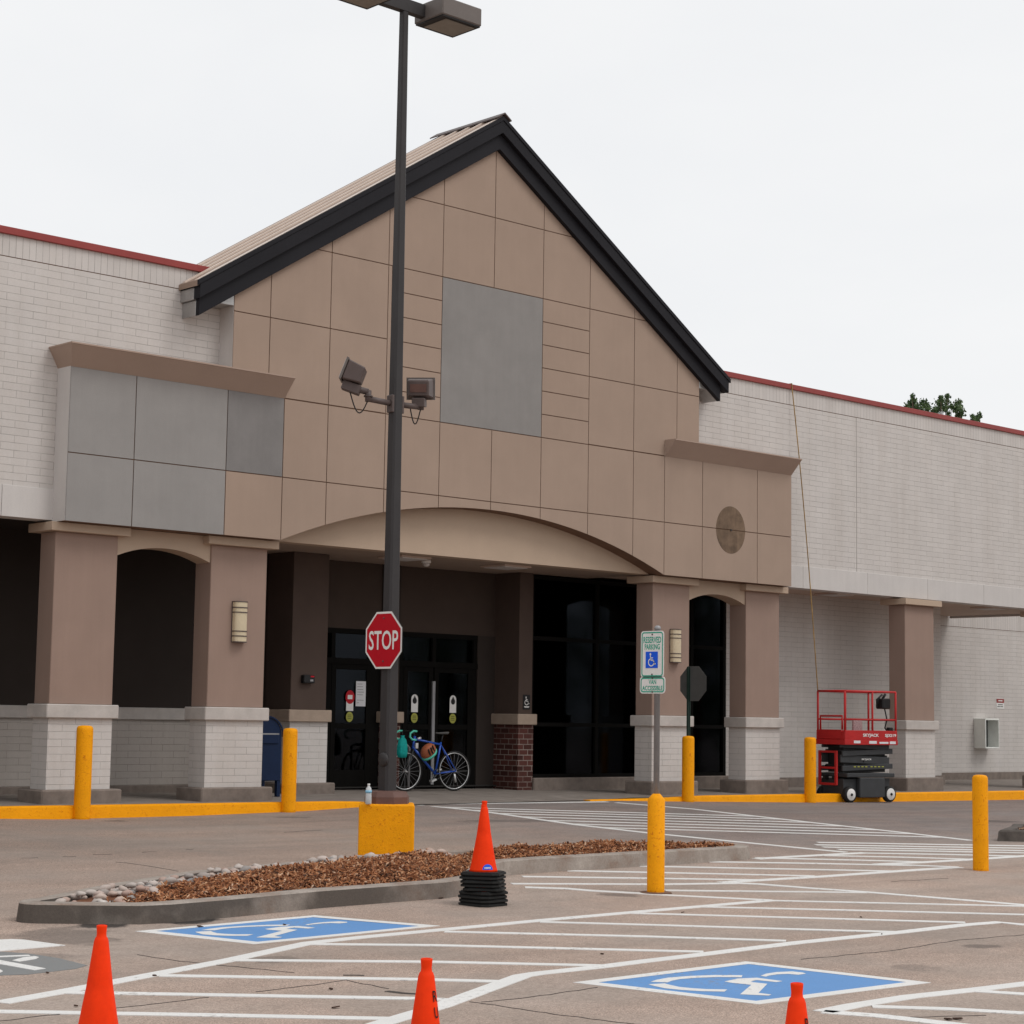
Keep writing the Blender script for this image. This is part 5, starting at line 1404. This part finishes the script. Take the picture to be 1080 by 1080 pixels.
part('strap', MB().tube([(.0, 0, .28), (-.01, .05, .345)], .005, 6), M['black'], parent=hm, local=True)
bg = thing('drawstring_bag', bl(-.24, -.26, .56), 'teal drawstring bag hanging from the bicycle handlebar', 'bag')
mb = MB(); mb.lathe([(.0, -.0), (.085, .01), (.105, .08), (.10, .20), (.075, .30), (.03, .345), (.045, .37)], 20, M=Matrix.Diagonal((1, .55, 1)))
mb.v = [(x*(1+.10*math.sin(9*math.atan2(y, x))), y*(1+.12*math.cos(7*math.atan2(y, x))), z) for x, y, z in mb.v]
part('sack', mb, M['teal'], parent=bg, local=True)
part('cord', MB().tube([(0, 0, .35), (.0, .015, .44)], .006, 6), M['black'], parent=bg, local=True)

# rack that the bicycle leans on
rk = MB(); 
for dx in (0., .0):
    pass
rb = bl(.24, .25, 0)
rk.tube([(rb.x, rb.y, rb.z), (rb.x, rb.y, rb.z+.72), (rb.x-.05, rb.y, rb.z+.76), (rb.x-.5, rb.y, rb.z+.76), (rb.x-.55, rb.y, rb.z+.72), (rb.x-.55, rb.y, rb.z)], .022, 10)
top('bike_rack', rk, M['galv'], 'grey steel hoop rack behind the front wheel of the bicycle', 'bike rack')

# ================================================================== TREES
def tree(pos, H, rad, seed, label, group=None, nleaf=5200, clumps=14, base_frac=.35, tips=(), leaf=None):
    random.seed(seed)
    t = thing('leafy_tree', pos, label, 'tree', group)
    tr = MB(); tr.tube([(0, 0, -.1), (.05, .02, H*.25), (.0, .08, H*.55), (.05, 0, H*.85)], [H*.028, H*.022, H*.014, H*.004], 10)
    cs_ = []
    for k in range(clumps):
        a = random.uniform(0, 6.28); f = (k+.5)/clumps; z_ = H*(base_frac + (.97-base_frac)*f)
        rr = rad*(1-.55*f)*random.uniform(.35, .95)
        c = Vector((rr*math.cos(a), rr*math.sin(a), z_)); cs_.append((c, rad*random.uniform(.26, .42)*(1-.35*f)))
        tr.tube([(0, 0, z_*.62), (c.x*.5, c.y*.5, z_*.80), (c.x, c.y, z_)], [H*.010, H*.006, H*.002], 6)
    for (tp, tr_) in tips:
        tr.tube([(0, 0, H*.6), tuple(tp)], [H*.004, .02], 5)
    part('trunk', tr, M['bark'], parent=t, local=True)
    lf = MB()
    for (tp, tr_) in tips:
        for k in range(int(520*tr_)):
            v = Vector((random.gauss(0, .36), random.gauss(0, .36), random.gauss(0, .45))); p = Vector(tp) + v*tr_; s_ = random.uniform(.05, .10)
            e = Euler((random.uniform(0, 6), random.uniform(0, 6), random.uniform(0, 6))).to_matrix()
            lf.face([p + e @ Vector(q) for q in ((-s_, 0, 0), (0, -s_*.6, .02*s_), (s_, 0, 0), (0, s_*.6, .02*s_))])
    for k in range(nleaf):
        c, r_ = random.choice(cs_)
        while True:
            v = Vector((random.uniform(-1, 1), random.uniform(-1, 1), random.uniform(-1, 1)))
            if v.length < 1: break
        v = v.normalized()*v.length**.6
        p = c + Vector((v.x*r_, v.y*r_, v.z*r_*1.25)); s_ = random.uniform(.06, .13)*(H/11) if leaf is None else random.uniform(.6, 1.2)*leaf
        e = Euler((random.uniform(0, 6), random.uniform(0, 6), random.uniform(0, 6))).to_matrix()
        lf.face([p + e @ Vector(q) for q in ((-s_, 0, 0), (0, -s_*.5, .02*s_), (s_, 0, 0), (0, s_*.5, .02*s_))])
    part('crown', lf, M['leaf'], parent=t, local=True, fix=False)
def crown_at(px, py, Y, rad, seed, label, tips):
    p = atY(px, py, Y); z0 = .3
    tl = []
    for (x, y, r_) in tips:
        q = atY(x, y, Y + random.uniform(-.8, .8)); tl.append(((q.x-p.x, q.y-Y, q.z-z0), r_/pxm(q)))
    tree((p.x, Y, z0), p.z-z0, rad, seed, label, 'trees behind the store', 3600, 14, .35, tl, .10)
crown_at(968, 466, 60, 2.2, 3, 'dark green treetop showing left of the other above the right parapet', [(962, 418, 3), (963, 422, 4), (961, 427, 5), (965, 430, 6), (957, 430, 4), (973, 425, 4), (976, 427, 5), (979, 431, 5), (971, 432, 6), (984, 434, 3)])
crown_at(1002, 470, 62, 2.4, 9, 'dark green forked treetop in the middle above the right parapet', [(992, 420, 3), (991, 425, 5), (994, 429, 5), (999, 418, 3.5), (999, 424, 4), (997, 431, 4), (1003, 429, 3), (988, 432, 5), (1009, 426, 4), (1012, 424, 3), (1008, 431, 5), (1013, 433, 5), (1012, 438, 5), (1000, 437, 3), (986, 436, 4)])
crown_at(1029, 468, 61, 1.2, 14, 'smallest green treetop barely rising above the right parapet', [(1033, 438, 3), (1031, 441, 4), (1026, 441, 4), (1029, 444, 5)])
for i, (x, y, h) in enumerate(((44, 3, 9), (48, -3, 10), (52, 4, 9), (40, -6, 10), (56, -4, 12), (47, 9, 10))):
    tree((x, y, Z0), h, 3.2, 40+i, 'leafy tree across the lot, seen only as a reflection in the dark storefront', 'trees mirrored in the storefront', 9000, 20, .15, (), .085)

# ================================================================== CAMERA, LIGHT, WORLD
cam = bpy.data.cameras.new('Camera'); co = bpy.data.objects.new('Camera', cam); COL.objects.link(co)
Mc = Matrix((RT, UP, -FW)).transposed().to_4x4(); Mc.translation = CAM
co.matrix_world = Mc
cam.sensor_width = 36; cam.sensor_fit = 'HORIZONTAL'; cam.lens = F/1080*36; cam.clip_end = 5000; cam.clip_start = .05
SC.camera = co
SUN_EL, SUN_AZ = R(52), R(-62)      # azimuth of the sun measured from +x
sd = Vector((math.cos(SUN_EL)*math.cos(SUN_AZ), math.cos(SUN_EL)*math.sin(SUN_AZ), math.sin(SUN_EL)))
sun = bpy.data.lights.new('Sun', 'SUN'); sun.energy = 1.0; sun.angle = R(25); sun.color = (1, .97, .93)
so = bpy.data.objects.new('Sun', sun); COL.objects.link(so); so.rotation_euler = sd.to_track_quat('Z', 'Y').to_euler(); so.location = (0, -20, 40)
wd = bpy.data.worlds.new('World'); SC.world = wd; wd.use_nodes = True
nt = wd.node_tree; bgk = nt.nodes['Background']
sky = N(nt, 'ShaderNodeTexSky'); sky.sky_type = 'NISHITA'; sky.sun_disc = False; sky.sun_elevation = SUN_EL; sky.sun_rotation = PI/2 - SUN_AZ
sky.dust_density = 3; sky.air_density = 1
tc = N(nt, 'ShaderNodeTexCoord').outputs['Generated']
mp = N(nt, 'ShaderNodeMapping'); mp.inputs['Scale'].default_value = (1, 1, 2.5); L(nt, tc, mp.inputs['Vector'])
cl = ramp(nt, noise(nt, mp.outputs[0], 2.2, 5, .55, .4), [(.3, (9.1, 9.2, 9.35)), (.7, (9.9, 9.9, 9.85))])
skm = mixc(nt, .93, sky.outputs['Color'], cl)
L(nt, skm, bgk.inputs['Color']); bgk.inputs['Strength'].default_value = .1
SC.view_settings.view_transform = 'Standard'; SC.view_settings.look = 'None'; SC.view_settings.exposure = 0.0; SC.view_settings.gamma = 1
SC.cycles.max_bounces = 8; SC.cycles.transparent_max_bounces = 12
SC.render.film_transparent = False
